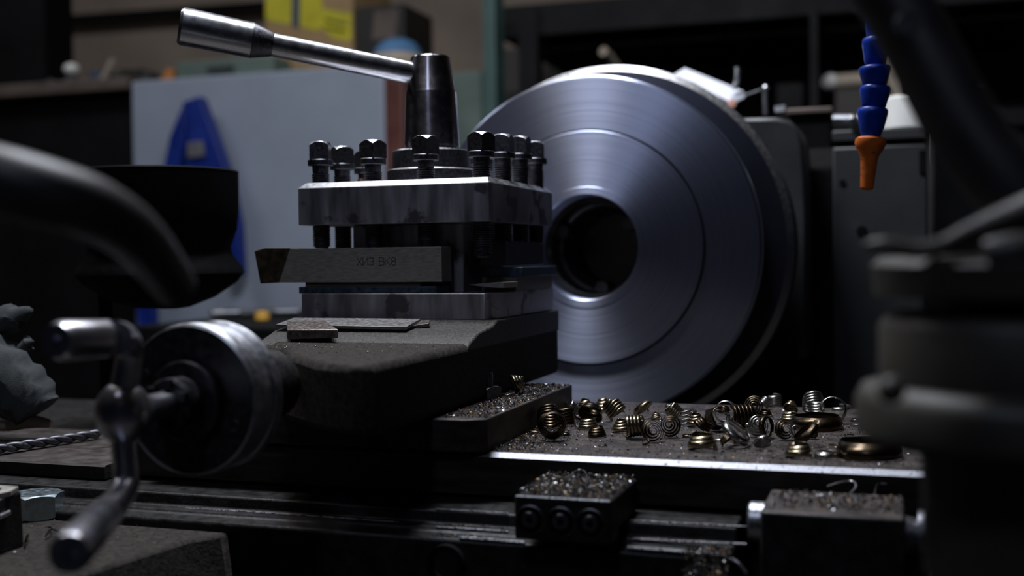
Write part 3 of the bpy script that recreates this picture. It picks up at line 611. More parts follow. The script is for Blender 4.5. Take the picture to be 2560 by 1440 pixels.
# ------------------------------------------------------------------ left saddle items
nt_ = atz(92, 1292, -0.16)
nut = MB().nut(6, 0.0150, 0.0155, (nt_.x, nt_.y, -0.1600), radians(-71), 0.0148, True, 8, 0)
solo(nut, 'hex_nut', 'zinc', 'large zinc plated hex nut standing on the saddle beside the square tool bit holder', 'nut', ang=25)
th = thing('insert_holder', atz(30, 1388, -0.16), 'dark square cutter holder standing at the left edge beside the hex nut', 'cutting tool')
bx = atz(61, 1366, -0.16); tx = bx.x; ty = bx.y-0.022
part(MB().prism([(tx, ty, -0.16), (tx, ty+0.022, -0.16), (tx-0.026, ty+0.022, -0.16), (tx-0.026, ty-0.002, -0.16)],
                [(tx+0.0005, ty+0.004, -0.1295), (tx-0.003, ty+0.024, -0.1295), (tx-0.026, ty+0.024, -0.1295), (tx-0.026, ty-0.004, -0.1295)]), 'shank', 'castdark', th, 0.001)
part(MB().zprism([(tx-0.001, ty+0.004), (tx+0.0005, ty+0.012), (tx-0.004, ty+0.023), (tx-0.028, ty+0.023), (tx-0.028, ty-0.004), (tx-0.012, ty-0.004)], -0.1295, -0.1262), 'insert', 'tool', th, 0.0005)
part(MB().lathe([(0.0022, 0.0), (0.0046, 0.0), (0.0048, 0.0006), (0.0044, 0.0006)], (tx-0.0105, ty+0.010, -0.1262), (0, 0, 1), 24), 'insert_screw', 'oxide', th)
part(MB().tube([(tx+0.0008, ty+0.003, -0.139), (tx+0.0010, ty+0.010, -0.138)], 0.0013, 8, 1), 'side_nick', 'bright', th)
# twist drill lying on the slide extension
d0, d1 = atz(-40, 1128, -0.129), atz(258, 1082, -0.129); dl = (d1-d0).length; da = (d1-d0).normalized()
dm = MB(); u = V((0, 0, 1)); u = (u-da*u.dot(da)).normalized(); w = da.cross(u); nseg, nr = 120, 24; R0 = 0.0036
for i in range(nseg+1):
    s_ = i/nseg; ph = s_*dl/0.0225*2*pi; tap = 1.0 if s_ < 0.95 else max(0.05, (1-s_)/0.05)
    for j in range(nr):
        q = 2*pi*j/nr; rad = R0*(0.50+0.50*abs(cos(q))**0.6)*tap; dm.v.append(d0+da*(dl*s_)+u*(rad*cos(q+ph))+w*(rad*sin(q+ph)))
for i in range(nseg):
    for j in range(nr): dm.f.append([i*nr+j, i*nr+(j+1) % nr, (i+1)*nr+(j+1) % nr, (i+1)*nr+j]); dm.m.append(0)
dm.f.append(list(range(nr))); dm.m.append(0); dm.f.append([nseg*nr+j for j in range(nr)]); dm.m.append(0)
solo(dm, 'twist_drill', 'oxide', 'spiral twist drill bit lying on the grey plate left of the crank', 'drill bit', ang=60)
for nm, pts, lab in (('wire_chip', [(122, 1318, 0), (129, 1328, 2), (126, 1338, 3), (114, 1345, 1), (128, 1336, 3), (152, 1336, 1)], 'black bent wire chip on the saddle in front of the hex nut'),
                     ('curl_chip', [(62, 1354, 0), (66, 1347, 1), (71, 1350, 3), (68, 1358, 2), (63, 1356, 0), (62, 1368, 0)], 'tiny black curled chip beside the cutter holder on the saddle')):
    solo(MB().tube([atz(px, py, -0.1588)+V((0, 0, 0.001*h)) for px, py, h in pts], 0.0005, 8), nm, 'blk', lab, 'chip')

# ------------------------------------------------------------------ rag at the left
def rag(px, py, d, rx, ry, rz, seed, name, label):
    mb = MB(); c = atd(px, py, d); ell(mb, (0, 0, 0), 1, 1, 1, 40); rnd = random.Random(seed); ph = [rnd.uniform(0, 6.28) for _ in range(8)]
    for i, p in enumerate(mb.v):
        q = p.normalized(); f = 1+0.10*sin(7*q.x+ph[0])*cos(5*q.z+ph[1])+0.07*sin(11*q.z+ph[2]+2*q.x)+0.05*sin(17*q.y+ph[3])
        mb.v[i] = c+V((q.x*rx*f, q.y*ry*f, q.z*rz*f))
    return solo(mb, name, 'rag', label, 'cloth', ang=70)
rg = thing('work_glove', atd(40, 1045, 0.86), 'crumpled grey work glove on a beige pad at the left edge', 'glove')
def rag_part(pts, rad, name, sq=1.0):
    mb = MB().tube(pts, rad, 28, 6, True, 0, sq); rnd = random.Random(len(name))
    for i, p in enumerate(mb.v):
        f = 0.0016*sin(p.x*420+p.z*310)+0.0012*sin(p.z*640+p.x*150)
        mb.v[i] = p+V((f, f*0.5, f))
    return part(mb, name, 'rag', rg, 0, None, 80)
rag_part([atd(-60, 900, 0.86), atd(0, 935, 0.86), atd(60, 985, 0.86), atd(92, 1030, 0.86)], [0.022, 0.021, 0.020, 0.016], 'cuff')
rag_part([atd(-50, 880, 0.87), atd(10, 892, 0.87), atd(52, 902, 0.87)], [0.016, 0.013, 0.008], 'palm')
rag_part([atd(-60, 815, 0.88), atd(-10, 805, 0.88), atd(48, 796, 0.88), atd(58, 800, 0.88)], [0.012, 0.011, 0.009, 0.005], 'thumb')
rag_part([atd(56, 880, 0.87), atd(70, 855, 0.87), atd(74, 846, 0.87)], [0.005, 0.005, 0.003], 'finger')
q0 = atd(20, 1060, 0.87); q1 = atd(128, 1060, 0.87)
solo(MB().tube([q0-V((0.02, 0, 0)), q0, (q0+q1)/2+V((0, 0, 0.002)), q1], [0.0050, 0.0055, 0.0055, 0.003], 16), 'beige_pad', 'beige', 'folded beige pad under the grey work glove', 'cloth')

# ------------------------------------------------------------------ curled chips on the slide
def curl(kind, r, rnd):
    """ribbon chip in its own frame: axis along +z, base at z=0"""
    mb = MB(); wd, turns, pitch, r2 = {'barrel': (0.36*r, 4.4, 0.31*r, 0.92), 'cone': (0.34*r, 3.6, 0.28*r, 0.42), 'ring': (0.42*r, 1.6, 0.06*r, 0.92),
                                        'cup': (0.46*r, 2.6, 0.24*r, 0.74), 'spiral': (0.34*r, 3.4, 0.14*r, 0.26), 'arc': (0.26*r, 0.62, 0.20*r, 1.1), 'spring': (0.24*r, 3.6, 0.50*r, 0.85)}[kind]
    n = int(turns*26)
    for i in range(n+1):
        t = i/n; a = t*turns*2*pi; rr = r*lerp(1.0, r2, t**1.1)*(1+0.015*sin(3*a)); z = t*turns*pitch
        fl = 0.34*wd
        for j in range(3):
            q = j/2; mb.v.append(V(((rr-fl*q*q)*cos(a), (rr-fl*q*q)*sin(a), z+wd*q)))
    for i in range(n):
        for j in range(2): mb.f.append([i*3+j, i*3+j+1, (i+1)*3+j+1, (i+1)*3+j]); mb.m.append(0)
    return mb, turns*pitch+wd
CACHE = {}
ADJ = {'barrel': 'barrel shaped', 'cone': 'cone shaped', 'ring': 'open ring shaped', 'cup': 'cup shaped', 'spiral': 'clock spring shaped', 'arc': 'single arc shaped', 'spring': 'loose spring shaped'}
MATN = {'swarf': 'straw tinted', 'swarf2': 'bright grey', 'swarf3': 'dark bronze'}
# px, base row, diameter in px, kind, pose (u upright, f open end towards us, l lying across, t tilted), tint
CH = [(1367, 1075, 44, 'barrel', 't', 'swarf3'), (1407, 1064, 40, 'barrel', 'u', 'swarf3'), (1376, 1104, 58, 'cup', 'f', 'swarf3'), (1395, 1030, 44, 'barrel', 'l', 'swarf2'),
      (1460, 1030, 38, 'cone', 'u', 'swarf'), (1504, 1030, 40, 'cone', 'u', 'swarf'), (1452, 1054, 38, 'ring', 'f', 'swarf3'), (1474, 1062, 50, 'cup', 't', 'swarf3'),
      (1467, 1074, 40, 'cup', 'u', 'swarf'), (1532, 1056, 40, 'barrel', 't', 'swarf'), (1550, 1082, 40, 'cone', 'u', 'swarf'), (1583, 1098, 44, 'barrel', 'l', 'swarf'),
      (1489, 1094, 38, 'cup', 'u', 'swarf3'), (1629, 1108, 48, 'spiral', 'f', 'swarf3'), (1672, 1096, 44, 'spiral', 'f', 'swarf3'), (1603, 1046, 44, 'ring', 't', 'swarf'),
      (1639, 1050, 22, 'cone', 'u', 'swarf'), (1682, 1056, 32, 'barrel', 't', 'swarf'), (1677, 1020, 26, 'ring', 'u', 'swarf2'), (1711, 1064, 30, 'spring', 'u', 'swarf2'),
      (1738, 1068, 40, 'cone', 'u', 'swarf'), (1758, 1086, 38, 'cup', 't', 'swarf3'), (1794, 1080, 44, 'barrel', 'f', 'swarf3'), (1812, 1060, 46, 'ring', 'f', 'swarf2'),
      (1858, 1076, 48, 'barrel', 'l', 'swarf3'), (1883, 1042, 42, 'spiral', 'f', 'swarf'), (1894, 1094, 46, 'spiral', 'f', 'swarf2'), (1916, 1098, 44, 'ring', 'l', 'swarf3'),
      (1963, 1102, 44, 'spiral', 'f', 'swarf3'), (1990, 1092, 22, 'ring', 'f', 'swarf2'), (2040, 1076, 104, 'ring', 'u', 'swarf3'), (2082, 1062, 54, 'ring', 'f', 'swarf2'),
      (2012, 1116, 58, 'ring', 't', 'swarf3'), (1996, 1146, 56, 'cup', 'u', 'swarf'), (2064, 1146, 46, 'ring', 'u', 'swarf2'), (2170, 1148, 130, 'ring', 'u', 'swarf3'),
      (2032, 1098, 20, 'barrel', 'l', 'swarf'), (1905, 1126, 40, 'spiral', 't', 'swarf2'), (1752, 1126, 60, 'cup', 'u', 'swarf'), (1840, 1118, 64, 'ring', 't', 'swarf2'),
      (1717, 1094, 20, 'ring', 'u', 'swarf3'), (1935, 1018, 28, 'barrel', 'u', 'swarf2'), (1913, 1024, 22, 'barrel', 't', 'swarf2'), (1977, 1036, 30, 'cone', 't', 'swarf'),
      (2032, 1040, 42, 'barrel', 't', 'swarf2'), (2098, 1026, 44, 'arc', 'u', 'swarf2'), (1335, 1086, 28, 'ring', 'u', 'swarf3'), (1426, 1036, 24, 'barrel', 't', 'swarf2'),
      (1975, 1058, 40, 'cup', 'u', 'swarf'), (1800, 1104, 36, 'arc', 'u', 'swarf2'), (1722, 1034, 28, 'arc', 'u', 'swarf2'), (1785, 1036, 34, 'arc', 'u', 'swarf3'),
      (1810, 1032, 24, 'cup', 'u', 'swarf3'), (1546, 1034, 22, 'arc', 'u', 'swarf3'), (2130, 1108, 40, 'arc', 'u', 'swarf3'), (2160, 1084, 30, 'ring', 't', 'swarf2')]
rq = random.Random(21)
for _ in range(30):
    py = rq.uniform(1026, 1124); px = rq.uniform(1330-(py-1026)*0.5, 2180)
    CH.append((px, py, rq.uniform(14, 30), rq.choice(('arc', 'arc', 'ring', 'cup')), rq.choice('uut'), rq.choice(('swarf2', 'swarf3', 'swarf'))))
def row(py): return 'back row' if py < 1046 else ('second row' if py < 1072 else ('third row' if py < 1096 else 'front row'))
ORD = ['leftmost', 'second', 'third', 'fourth', 'fifth', 'sixth', 'seventh', 'eighth', 'ninth', 'tenth', 'eleventh', 'twelfth', 'thirteenth', 'fourteenth', 'fifteenth', 'sixteenth', 'seventeenth', 'eighteenth', 'nineteenth', 'twentieth']+['twenty-'+w for w in ('first', 'second', 'third', 'fourth', 'fifth', 'sixth', 'seventh', 'eighth', 'ninth')]
rows = {}
for c in CH: rows.setdefault(row(c[1]), []).append(c)
ZS = -0.1150
rnd = random.Random(3)
for rn, L_ in rows.items():
    L_.sort(key=lambda c: c[0])
    for i, (px, py, dia, kind, pose, tint) in enumerate(L_):
        p = atz(px, py, ZS); D = p.dot(FW); r = 1.3*dia*D/FPX/2
        key = (kind, tint)
        if key not in CACHE:
            mb, h = curl(kind, 1.0, rnd); CACHE[key] = (mb.mesh('steel_curl', tint, ang=60), h)
        me, h = CACHE[key]
        o = bpy.data.objects.new('steel_curl', me); COL.objects.link(o); o.scale = (r, r, r)
        az = rnd.uniform(0, 6.28)
        if pose == 'u': q = Quaternion((0, 0, 1), az); dz = 0
        elif pose == 't': q = Quaternion((cos(az), sin(az), 0), radians(42)) @ Quaternion((0, 0, 1), az*2); dz = r*0.67
        elif pose == 'f': q = Quaternion((0, 0, 1), radians(14)+rnd.uniform(-.3, .3)) @ Quaternion((1, 0, 0), radians(72)) @ Quaternion((0, 0, 1), az); dz = r*0.95
        else: q = Quaternion((0, 0, 1), rnd.uniform(-.5, .5)) @ Quaternion((0, 1, 0), radians(84)) @ Quaternion((0, 0, 1), az); dz = r*0.98
        o.rotation_mode = 'QUATERNION'; o.rotation_quaternion = q
        cen = q @ V((0, 0, h*r/2)) if pose != 'u' else V((0, 0, 0))
        zmin = min((q @ (v.co*r)).z for v in me.vertices)
        o.location = V((p.x-cen.x, p.y-(cen.y if pose != 'u' else 0)+r*0.5, ZS-zmin+0.0002))
        sm = o.modifiers.new('thickness', 'SOLIDIFY'); sm.thickness = 0.00022/r; sm.offset = 0
        pos = ORD[i] if i < len(ORD) else 'far right'
        ex = '' if i == 0 else ' from the left'
        tag(o, f'{MATN[tint]} {ADJ[kind]} curl, {pos}{ex} in the slide\'s {rn}', 'metal chip', 'curled steel chips on the cross slide')
for nm, px, py, dia, kind, q, tint, lab in (
        ('steel_curl', 1297, 986, 52, 'cone', Quaternion((0, 0, 1), 0.5) @ Quaternion((0, 1, 0), radians(66)), 'swarf', 'large cone shaped curl on the swivel plate beside the clamp nut'),
        ('steel_curl', 1270, 990, 34, 'arc', Quaternion((0, 0, 1), 2.0), 'swarf2', 'bright arc shaped chip between the clamp nut and the cone shaped curl')):
    p = atz(px, py, -0.0952); r = dia*p.dot(FW)/FPX/2
    mb, h = curl(kind, r, rnd); me = mb.mesh('steel_curl', tint, ang=60)
    o = bpy.data.objects.new(nm, me); COL.objects.link(o); o.rotation_mode = 'QUATERNION'; o.rotation_quaternion = q
    zmin = min((q @ v.co).z for v in me.vertices); cen = q @ V((0, 0, h/2)); o.location = V((p.x-cen.x, p.y-cen.y, -0.0952-zmin+0.0002))
    sm = o.modifiers.new('thickness', 'SOLIDIFY'); sm.thickness = 0.00028; sm.offset = 0
    tag(o, lab, 'metal chip', 'curled steel chips on the swivel plate')
# thin wire curls on the stop blocks
def wire_curl(pts, r, name, mt, label, z):
    solo(MB().tube([atz(px, py, z)+V((0, 0, h*0.001)) for px, py, h in pts], r, 8, 8), name, mt, label, 'metal chip')
wire_curl([(1425, 1210, 1.5), (1430, 1198, 3), (1448, 1192, 4), (1462, 1197, 4), (1468, 1206, 2.5), (1466, 1214, 1.5)], 0.00030, 'wire_curl', 'swarf2', 'arched thin wire curl at left among the chips on the square stop block', -0.1245)
wire_curl([(1526, 1209, 2), (1505, 1203, 2.5), (1485, 1201, 3), (1466, 1206, 3), (1466, 1216, 2), (1480, 1222, 1.5), (1498, 1221, 2), (1500, 1224, 1)], 0.00030, 'wire_curl', 'swarf2', 'looped thin wire curl at right among the chips on the square stop block', -0.1245)
wire_curl([(2068, 1226, 2), (2098, 1223, 3.5), (2130, 1222, 4), (2140, 1230, 3), (2124, 1245, 2), (2097, 1254, 1)], 0.00042, 'wire_curl', 'bright', 'bright hooked wire curl among the chips on the micrometer stop', -0.1245)
wire_curl([(2215, 1224, 3), (2195, 1224, 3), (2189, 1232, 2), (2186, 1244, 1)], 0.00018, 'wire_curl', 'gritg', 'hair thin wire curl right of the bright hooked one on the micrometer stop', -0.1245)

# ------------------------------------------------------------------ loose grit (uncountable)
def grit(name, label, pts_fn, n, smin, smax, heap=0.0, seed=1):
    rg_ = random.Random(seed); mb = MB()
    for _ in range(n):
        p = pts_fn(rg_)
        if p is None: continue
        s_ = smin*(smax/smin)**(rg_.random()**2.2); a = rg_.random()*6.28; el = rg_.uniform(0.8, 3.2)
        u = V((cos(a), sin(a), rg_.uniform(-.4, .4)))*s_*el*0.5; w = V((-sin(a), cos(a), rg_.uniform(-.4, .4)))*s_*0.5
        h = V((rg_.uniform(-.3, .3)*s_, rg_.uniform(-.3, .3)*s_, s_*rg_.uniform(.3, .8))); q = p+V((0, 0, rg_.random()*heap))
        t_ = rg_.random(); mi = 0 if t_ < 0.22 else (1 if t_ < 0.88 else 2)
        mb.add([q-u, q+w, q+u, q-w, q+h], [(0, 3, 2, 1), (0, 1, 4), (1, 2, 4), (2, 3, 4), (3, 0, 4)], mi)
    xs = [v.x for v in mb.v]; ys = [v.y for v in mb.v]
    o = solo(mb, name, ['gritg', 'gritd', 'gritb'], label, 'metal dust', kind='stuff', ang=1)
    return o
def quad_fn(c, z, dens=None):
    c = [V(p) for p in c]
    def f(r_):
        for _ in range(30):
            a, b_ = r_.random(), r_.random()
            if dens is None or r_.random() < dens(a, b_): return V((*(c[0].lerp(c[1], a).lerp(c[3].lerp(c[2], a), b_))[:2], z))
        return None
    return f
def xy(px, py, z): p = atz(px, py, z); return (p.x, p.y, 0)
grit('slide_grit', 'fine glittering metal grit spread over the cross slide top', quad_fn([(-0.226, 0.646, 0), (0.012, 0.646, 0), (0.012, 0.88, 0), (-0.226, 0.88, 0)], -0.1149, lambda a, b_: 0.25+0.75*(1-b_)*(0.35+0.65*abs(sin(9*a+2*b_)))), 5200, 0.0003, 0.0011, 0.0, 11)
grit('corner_grit', 'heap of glittering grit on the slide against the swivel plate', quad_fn([(-0.2275, 0.645, 0), (-0.185, 0.645, 0), (-0.205, 0.82, 0), (-0.2275, 0.82, 0)], -0.1149, lambda a, b_: (1-a)**1.2), 2600, 0.0004, 0.0016, 0.0016, 12)
grit('plate_grit', 'rusty and bright chips strewn along the swivel plate lip', quad_fn([(-0.2585, 0.637, 0), (-0.2300, 0.642, 0), (-0.2300, 0.826, 0), (-0.2585, 0.826, 0)], -0.0951), 2600, 0.0004, 0.0017, 0.0006, 13)
grit('block_grit', 'heap of coarse chips on top of the square stop block', quad_fn([(fx0+0.001, fy+0.003, 0), (fx1-0.001, fy+0.003, 0), (fx1-0.001, 0.633, 0), (fx0+0.001, 0.633, 0)], -0.1249), 2600, 0.0005, 0.0018, 0.0022, 14)
grit('stop_grit', 'coarse chips on top of the micrometer stop', quad_fn([(gx0+0.002, gy+0.010, 0), (gx1-0.001, gy+0.010, 0), (gx1-0.001, 0.622, 0), (gx0+0.004, 0.622, 0)], -0.1249), 700, 0.0005, 0.0019, 0.0008, 15)
grit('compound_grit', 'fine grit sprinkled on the compound slide casting', quad_fn([(-0.40, 0.67, 0), (-0.262, 0.56, 0), (-0.262, 0.71, 0), (-0.40, 0.72, 0)], -0.0554), 900, 0.0002, 0.0008, 0.0, 16)
grit('wing_grit', 'fine grit on the saddle wing around the hex nut', quad_fn([(-0.55, 0.44, 0), (-0.415, 0.43, 0), (-0.385, 0.60, 0), (-0.60, 0.60, 0)], -0.1599), 700, 0.0002, 0.0009, 0.0, 17)
def ledge_pt(r_):
    x = r_.uniform(-0.245, -0.085)
    if -0.207 < x < -0.150: return None
    return V((x, r_.uniform(0.5915, 0.5995), -0.1545)) if r_.random() < 0.55 else V((x, r_.uniform(0.6045, 0.611), -0.1519))
grit('ledge_grit', 'oily grit caught on the saddle ledges below the slide', ledge_pt, 1800, 0.0003, 0.0010, 0.0002, 18)
def mound_pt(r_):
    a, k = r_.random(), r_.random()
    return V((lerp(-0.1025, -0.0800, a), lerp(0.571, 0.600, k), lerp(-0.182, -0.1545, min(1, k/0.6))+0.0005))
grit('chip_mound', 'mound of grey chips on the ledge beside the micrometer stop', mound_pt, 1500, 0.0006, 0.0018, 0.002, 19)

# ------------------------------------------------------------------ coolant hose
ch = thing('coolant_hose', atd(2178, 470, 0.68), 'blue segmented coolant hose with an orange nozzle hanging at right', 'hose')
HD = 0.68; SC = HD/FPX
ctr = [(2176, 40), (2190, 95), (2185, 166), (2188, 216), (2182, 270), (2177, 344)]
def seg(p, q, rt, rn, bl, name):
    a = atd(*p, HD); b_ = atd(*q, HD); ax = (b_-a).normalized(); L_ = (b_-a).length
    prof = [(0.0, 0.003), (rt*0.80, 0.0025), (rt*0.93, 0.0), (rt, 0.0008), (rt*1.0, L_*0.22), (rt*0.93, L_*0.45), (rn*1.08, L_*0.86), (rn, L_*1.0), (bl, L_*1.0+0.0015), (bl*0.98, L_*1.0+0.004), (bl*0.7, L_*1.0+0.006), (0, L_*1.0+0.0065)]
    return part(MB().lathe(prof, a, ax, 40), name, 'blue', ch, 0, None, 40)
part(MB().lathe([(0, 0), (0.0033, 0), (0.0037, 0.001), (0.0040, 0.010), (0.0052, 0.0165), (0.0062, 0.019), (0.0055, 0.022), (0, 0.024)], atd(2174, 36, HD), atd(2190, 112, HD)-atd(2174, 36, HD), 32), 'inlet_neck', 'blue', ch)
seg((2190, 97), (2187, 160), 33*SC, 24*SC, 20*SC, 'segment')
seg((2186, 167), (2187, 214), 38*SC, 28*SC, 22*SC, 'segment')
seg((2188, 217), (2184, 267), 37*SC, 28*SC, 22*SC, 'segment')
seg((2182, 272), (2178, 330), 37*SC, 27*SC, 24*SC, 'segment')
ell_ = ell(MB(), atd(2178, 336, HD), 24*SC, 24*SC, 18*SC); part(ell_, 'ball_joint', 'blue', ch, 0, None, 80)
a = atd(2177, 344, HD); b_ = atd(2167, 474, HD); L_ = (b_-a).length
part(MB().lathe([(0, 0.001), (30*SC, 0.0), (37*SC, 0.0012), (38*SC, 0.0035), (34*SC, 0.0065), (23*SC, 0.0108), (21*SC, 0.0125), (16*SC, L_-0.001), (13*SC, L_), (8*SC, L_), (8*SC, L_-0.004), (0, L_-0.004)], a, b_-a, 40), 'nozzle', 'orange', ch, 0, 'orange nozzle', 30)
# pipe that carries the hose, then the dark arm in front of it
part(MB().tube([atd(2174, 44, HD), atd(2172, -40, HD), atd(2172, -260, HD)], 0.0045, 16, 3), 'feed_pipe', 'blk', ch)
arm = thing('swing_arm', atd(2560, 620, 0.40), 'thick dark swing arm slanting down across the upper right corner, out of focus', 'arm')
part(MB().tube([atd(1500, -1150, 0.46), atd(2110, -190, 0.42), atd(2270, 60, 0.41), atd(2400, 300, 0.40), atd(2560, 520, 0.39), atd(2760, 800, 0.385)], 0.0125, 28, 6), 'tube', 'blkgloss', arm)
part(MB().lathe([(0, 0), (0.004, 0), (0.0045, -0.001), (0.0045, -0.004), (0, -0.004)], atd(2268, 60, 0.397), -ray(2268, 60), 20), 'arm_glint', 'oxide_edge', arm)  # bright disc stands in for a faint highlight on the arm
# ------------------------------------------------------------------ blurred tailstock column at right
tsd = thing('tailstock_column', atd(2540, 1130, 0.38), 'blurred olive grey stepped column with a flange in the right foreground', 'machine part')
cc = atd(2545, 860, 0.385); s2 = 0.385/FPX; top_ = cc+V((0, 0, (860-786)*s2))
zz = lambda py: (860-py)*s2
part(MB().lathe([(0.0, zz(1440)), (0.030, zz(1440)), (0.031, zz(1130)), (0.048, zz(1105)), (0.0525, zz(1080)), (0.0525, zz(1000)), (0.0500, zz(965)), (0.0445, zz(955)), (0.0445, zz(815)), (0.0425, zz(790)), (0.0380, zz(778)), (0.0, zz(775))], cc, (0, 0, 1), 96), 'flanged_body', 'olive', tsd, 0, None, 50)
part(MB().lathe([(0.0, zz(780)), (0.030, zz(780)), (0.030, zz(745)), (0.046, zz(735)), (0.047, zz(660)), (0.044, zz(640)), (0.0, zz(632))], cc, (0, 0, 1), 96), 'upper_boss', 'olive', tsd, 0, None, 50)
part(MB().tube([atd(2166, 614, 0.365), atd(2210, 612, 0.362), atd(2290, 626, 0.36), atd(2360, 612, 0.358), atd(2430, 580, 0.356), atd(2520, 546, 0.354), atd(2640, 500, 0.352)], [0.0018, 0.0030, 0.0034, 0.0036, 0.0046, 0.0060, 0.0070], 20, 6, True, 0, 0.8), 'lever', 'olive', tsd, 0, None, 60)
part(MB().tube([atd(2460, 640, 0.350), atd(2540, 632, 0.348), atd(2700, 628, 0.346)], [0.005, 0.0065, 0.007], 20), 'second_lever', 'olive', tsd, 0, None, 60)
c1 = atd(2228, 975, 0.345)
part(ell(MB(), c1, 0.0042, 0.0042, 0.0042), 'flange_screw', 'olive', tsd, 0, None, 80)
gp = MB(); g0 = atd(2345, 860, 0.50)
gp.box(g0.x-0.0035, g0.x+0.020, g0.y, g0.y+0.02, g0.z-0.35, g0.z+0.112)
solo(gp, 'upright_post', 'blkgloss', 'dark upright square post behind the blurred column at right', 'post', bevel=0.002)

# ------------------------------------------------------------------ dark hood and arm at the left
hood = thing('black_hood', atd(400, 765, 0.98), 'black bell shaped hood hanging in front of the grey cabinet at left', 'hood')
hc = atd(400, 590, 0.98); s3 = 0.98/FPX; zz = lambda py: (590-py)*s3
part(MB().lathe([(0.0, zz(772)), (70*s3, zz(768)), (130*s3, zz(745)), (185*s3, zz(708)), (204*s3, zz(684)), (200*s3, zz(668)), (178*s3, zz(640)), (172*s3, zz(620)), (188*s3, zz(575)), (194*s3, zz(520)), (194*s3, zz(432)), (188*s3, zz(428)), (188*s3, zz(500)), (0, zz(510))], hc, (0, 0, 1), 72), 'shell', 'blk', hood, 0, None, 50)
part(MB().lathe([(190*s3, zz(434)), (195*s3, zz(431)), (194*s3, zz(428)), (188*s3, zz(428))], hc, (0, 0, 1), 72, None, True), 'rim', 'headgrey', hood)
h_a = atd(262, 690, 0.98); h_b = V((h_a.x, h_a.y, -0.1402))
part(MB().tube([h_a+V((0.01, 0, 0.004)), h_a, h_b], 0.006, 16, 1), 'stem', 'blk', hood)
solo(MB().tube([atd(-260, 415, 0.37), atd(-60, 440, 0.37), atd(100, 478, 0.37), atd(240, 526, 0.38), atd(350, 600, 0.40), atd(440, 720, 0.43)], [0.0120, 0.0115, 0.0110, 0.0105, 0.0095, 0.0080], 28), 'curved_arm', 'blkgloss',
     'thick dark grey curved arm reaching in from the left edge, out of focus', 'arm')

# ------------------------------------------------------------------ background: cabinet, shelves and what stands on them
YB = 2.10
def bx(px0, py0, px1, py1, y, dep, z0=None):
    a = aty(px0, py1, y); b_ = aty(px1, py0, y); return MB().box(a.x, b_.x, y, y+dep, a.z if z0 is None else z0, b_.z)
zc_ = aty(640, 182, YB).z
xL, xR = aty(330, 300, YB).x, aty(962, 300, YB).x
cb = thing('steel_cabinet', (0.5*(xL+xR), YB+0.2, -Z0), 'large pale grey blue sheet steel cabinet behind the tool post', 'cabinet')
part(MB().box(xL, xR, YB, YB+0.42, -Z0, zc_), 'front_panel', 'panel', cb, 0.004)
part(MB().box(xR+0.001, aty(1012, 300, YB).x, YB-0.004, YB+0.42, -Z0, zc_-0.006), 'side_post', 'redbrown', cb, 0.004, 'red brown side post')
dc = thing('dark_cabinet', (-1.6, YB+0.2, -Z0), 'black open cabinet with a brown wooden top at the far left', 'cabinet')
part(MB().box(-2.6, xL-0.003, YB+0.02, YB+0.42, -Z0, aty(160, 236, YB).z), 'body', 'dkcab', dc)
part(MB().box(-2.6, xL-0.003, YB-0.01, YB+0.42, aty(160, 235, YB).z, aty(160, 204, YB).z), 'top_board', 'wood', dc, 0.003)
zt2 = aty(160, 204, YB).z
# blue folding stand in front of the cabinet
bs = thing('blue_stand', aty(480, 860, YB-0.06), 'blue folding stand with a grey patch leaning on the pale cabinet', 'stand')
def slab(pts, y, th, name, mt, par, ybot=None):
    P = [aty(px, py, y) for px, py in pts]; return part(MB().prism(P, [p+V((0, th, 0)) for p in P]), name, mt, par, 0.002)
slab([(455, 256), (496, 240), (530, 330), (566, 432), (592, 560), (600, 690), (574, 690), (556, 520), (520, 440), (462, 424), (470, 340), (462, 310)], YB-0.05, 0.03, 'right_leg', 'bluebg', bs)
slab([(440, 300), (456, 262), (462, 340), (448, 420), (410, 560), (374, 700), (382, 900), (350, 900), (332, 640), (395, 480), (424, 340)], YB-0.052, 0.028, 'left_leg', 'bluebg', bs)
slab([(468, 356), (506, 352), (512, 390), (466, 396)], YB-0.056, 0.004, 'label_patch', 'midgrey', bs)
# things on the cabinets
def ltop(px): return aty(px, 200, YB+0.12)
bo = thing('white_bottle', V((aty(182, 205, YB+0.10).x, YB+0.10, zt2)), 'white bottle with a round cap on the dark cabinet top', 'bottle')
s4 = 2.26/FPX; o_ = V((aty(180, 205, YB+0.10).x, YB+0.10, zt2))
part(MB().lathe([(0, 0), (20*s4, 0), (21*s4, 0.004), (20*s4, 28*s4), (13*s4, 42*s4), (0, 44*s4)], o_, (0, 0, 1), 32), 'bottle_body', 'rag', bo)
part(ell(MB(), o_+V((0, 0, 58*s4)), 22*s4, 22*s4, 18*s4), 'cap', 'white', bo, 0, None, 80)
o_ = V((aty(128, 205, YB+0.10).x, YB+0.10, zt2))
solo(MB().lathe([(0, 0), (16*s4, 0), (17*s4, 20*s4), (10*s4, 32*s4), (0, 34*s4)], o_, (0, 0, 1), 24), 'small_pot', 'rag', 'small grey pot left of the white bottle', 'pot')
a = aty(252, 206, YB+0.10); b_ = aty(284, 150, YB+0.10)
solo(MB().tube([V((a.x, a.y, zt2+10*s4)), b_], [10*s4, 9*s4], 14, 1), 'leaning_stick', 'beige', 'short beige stick leaning among the clutter right of the white bottle', 'stick')
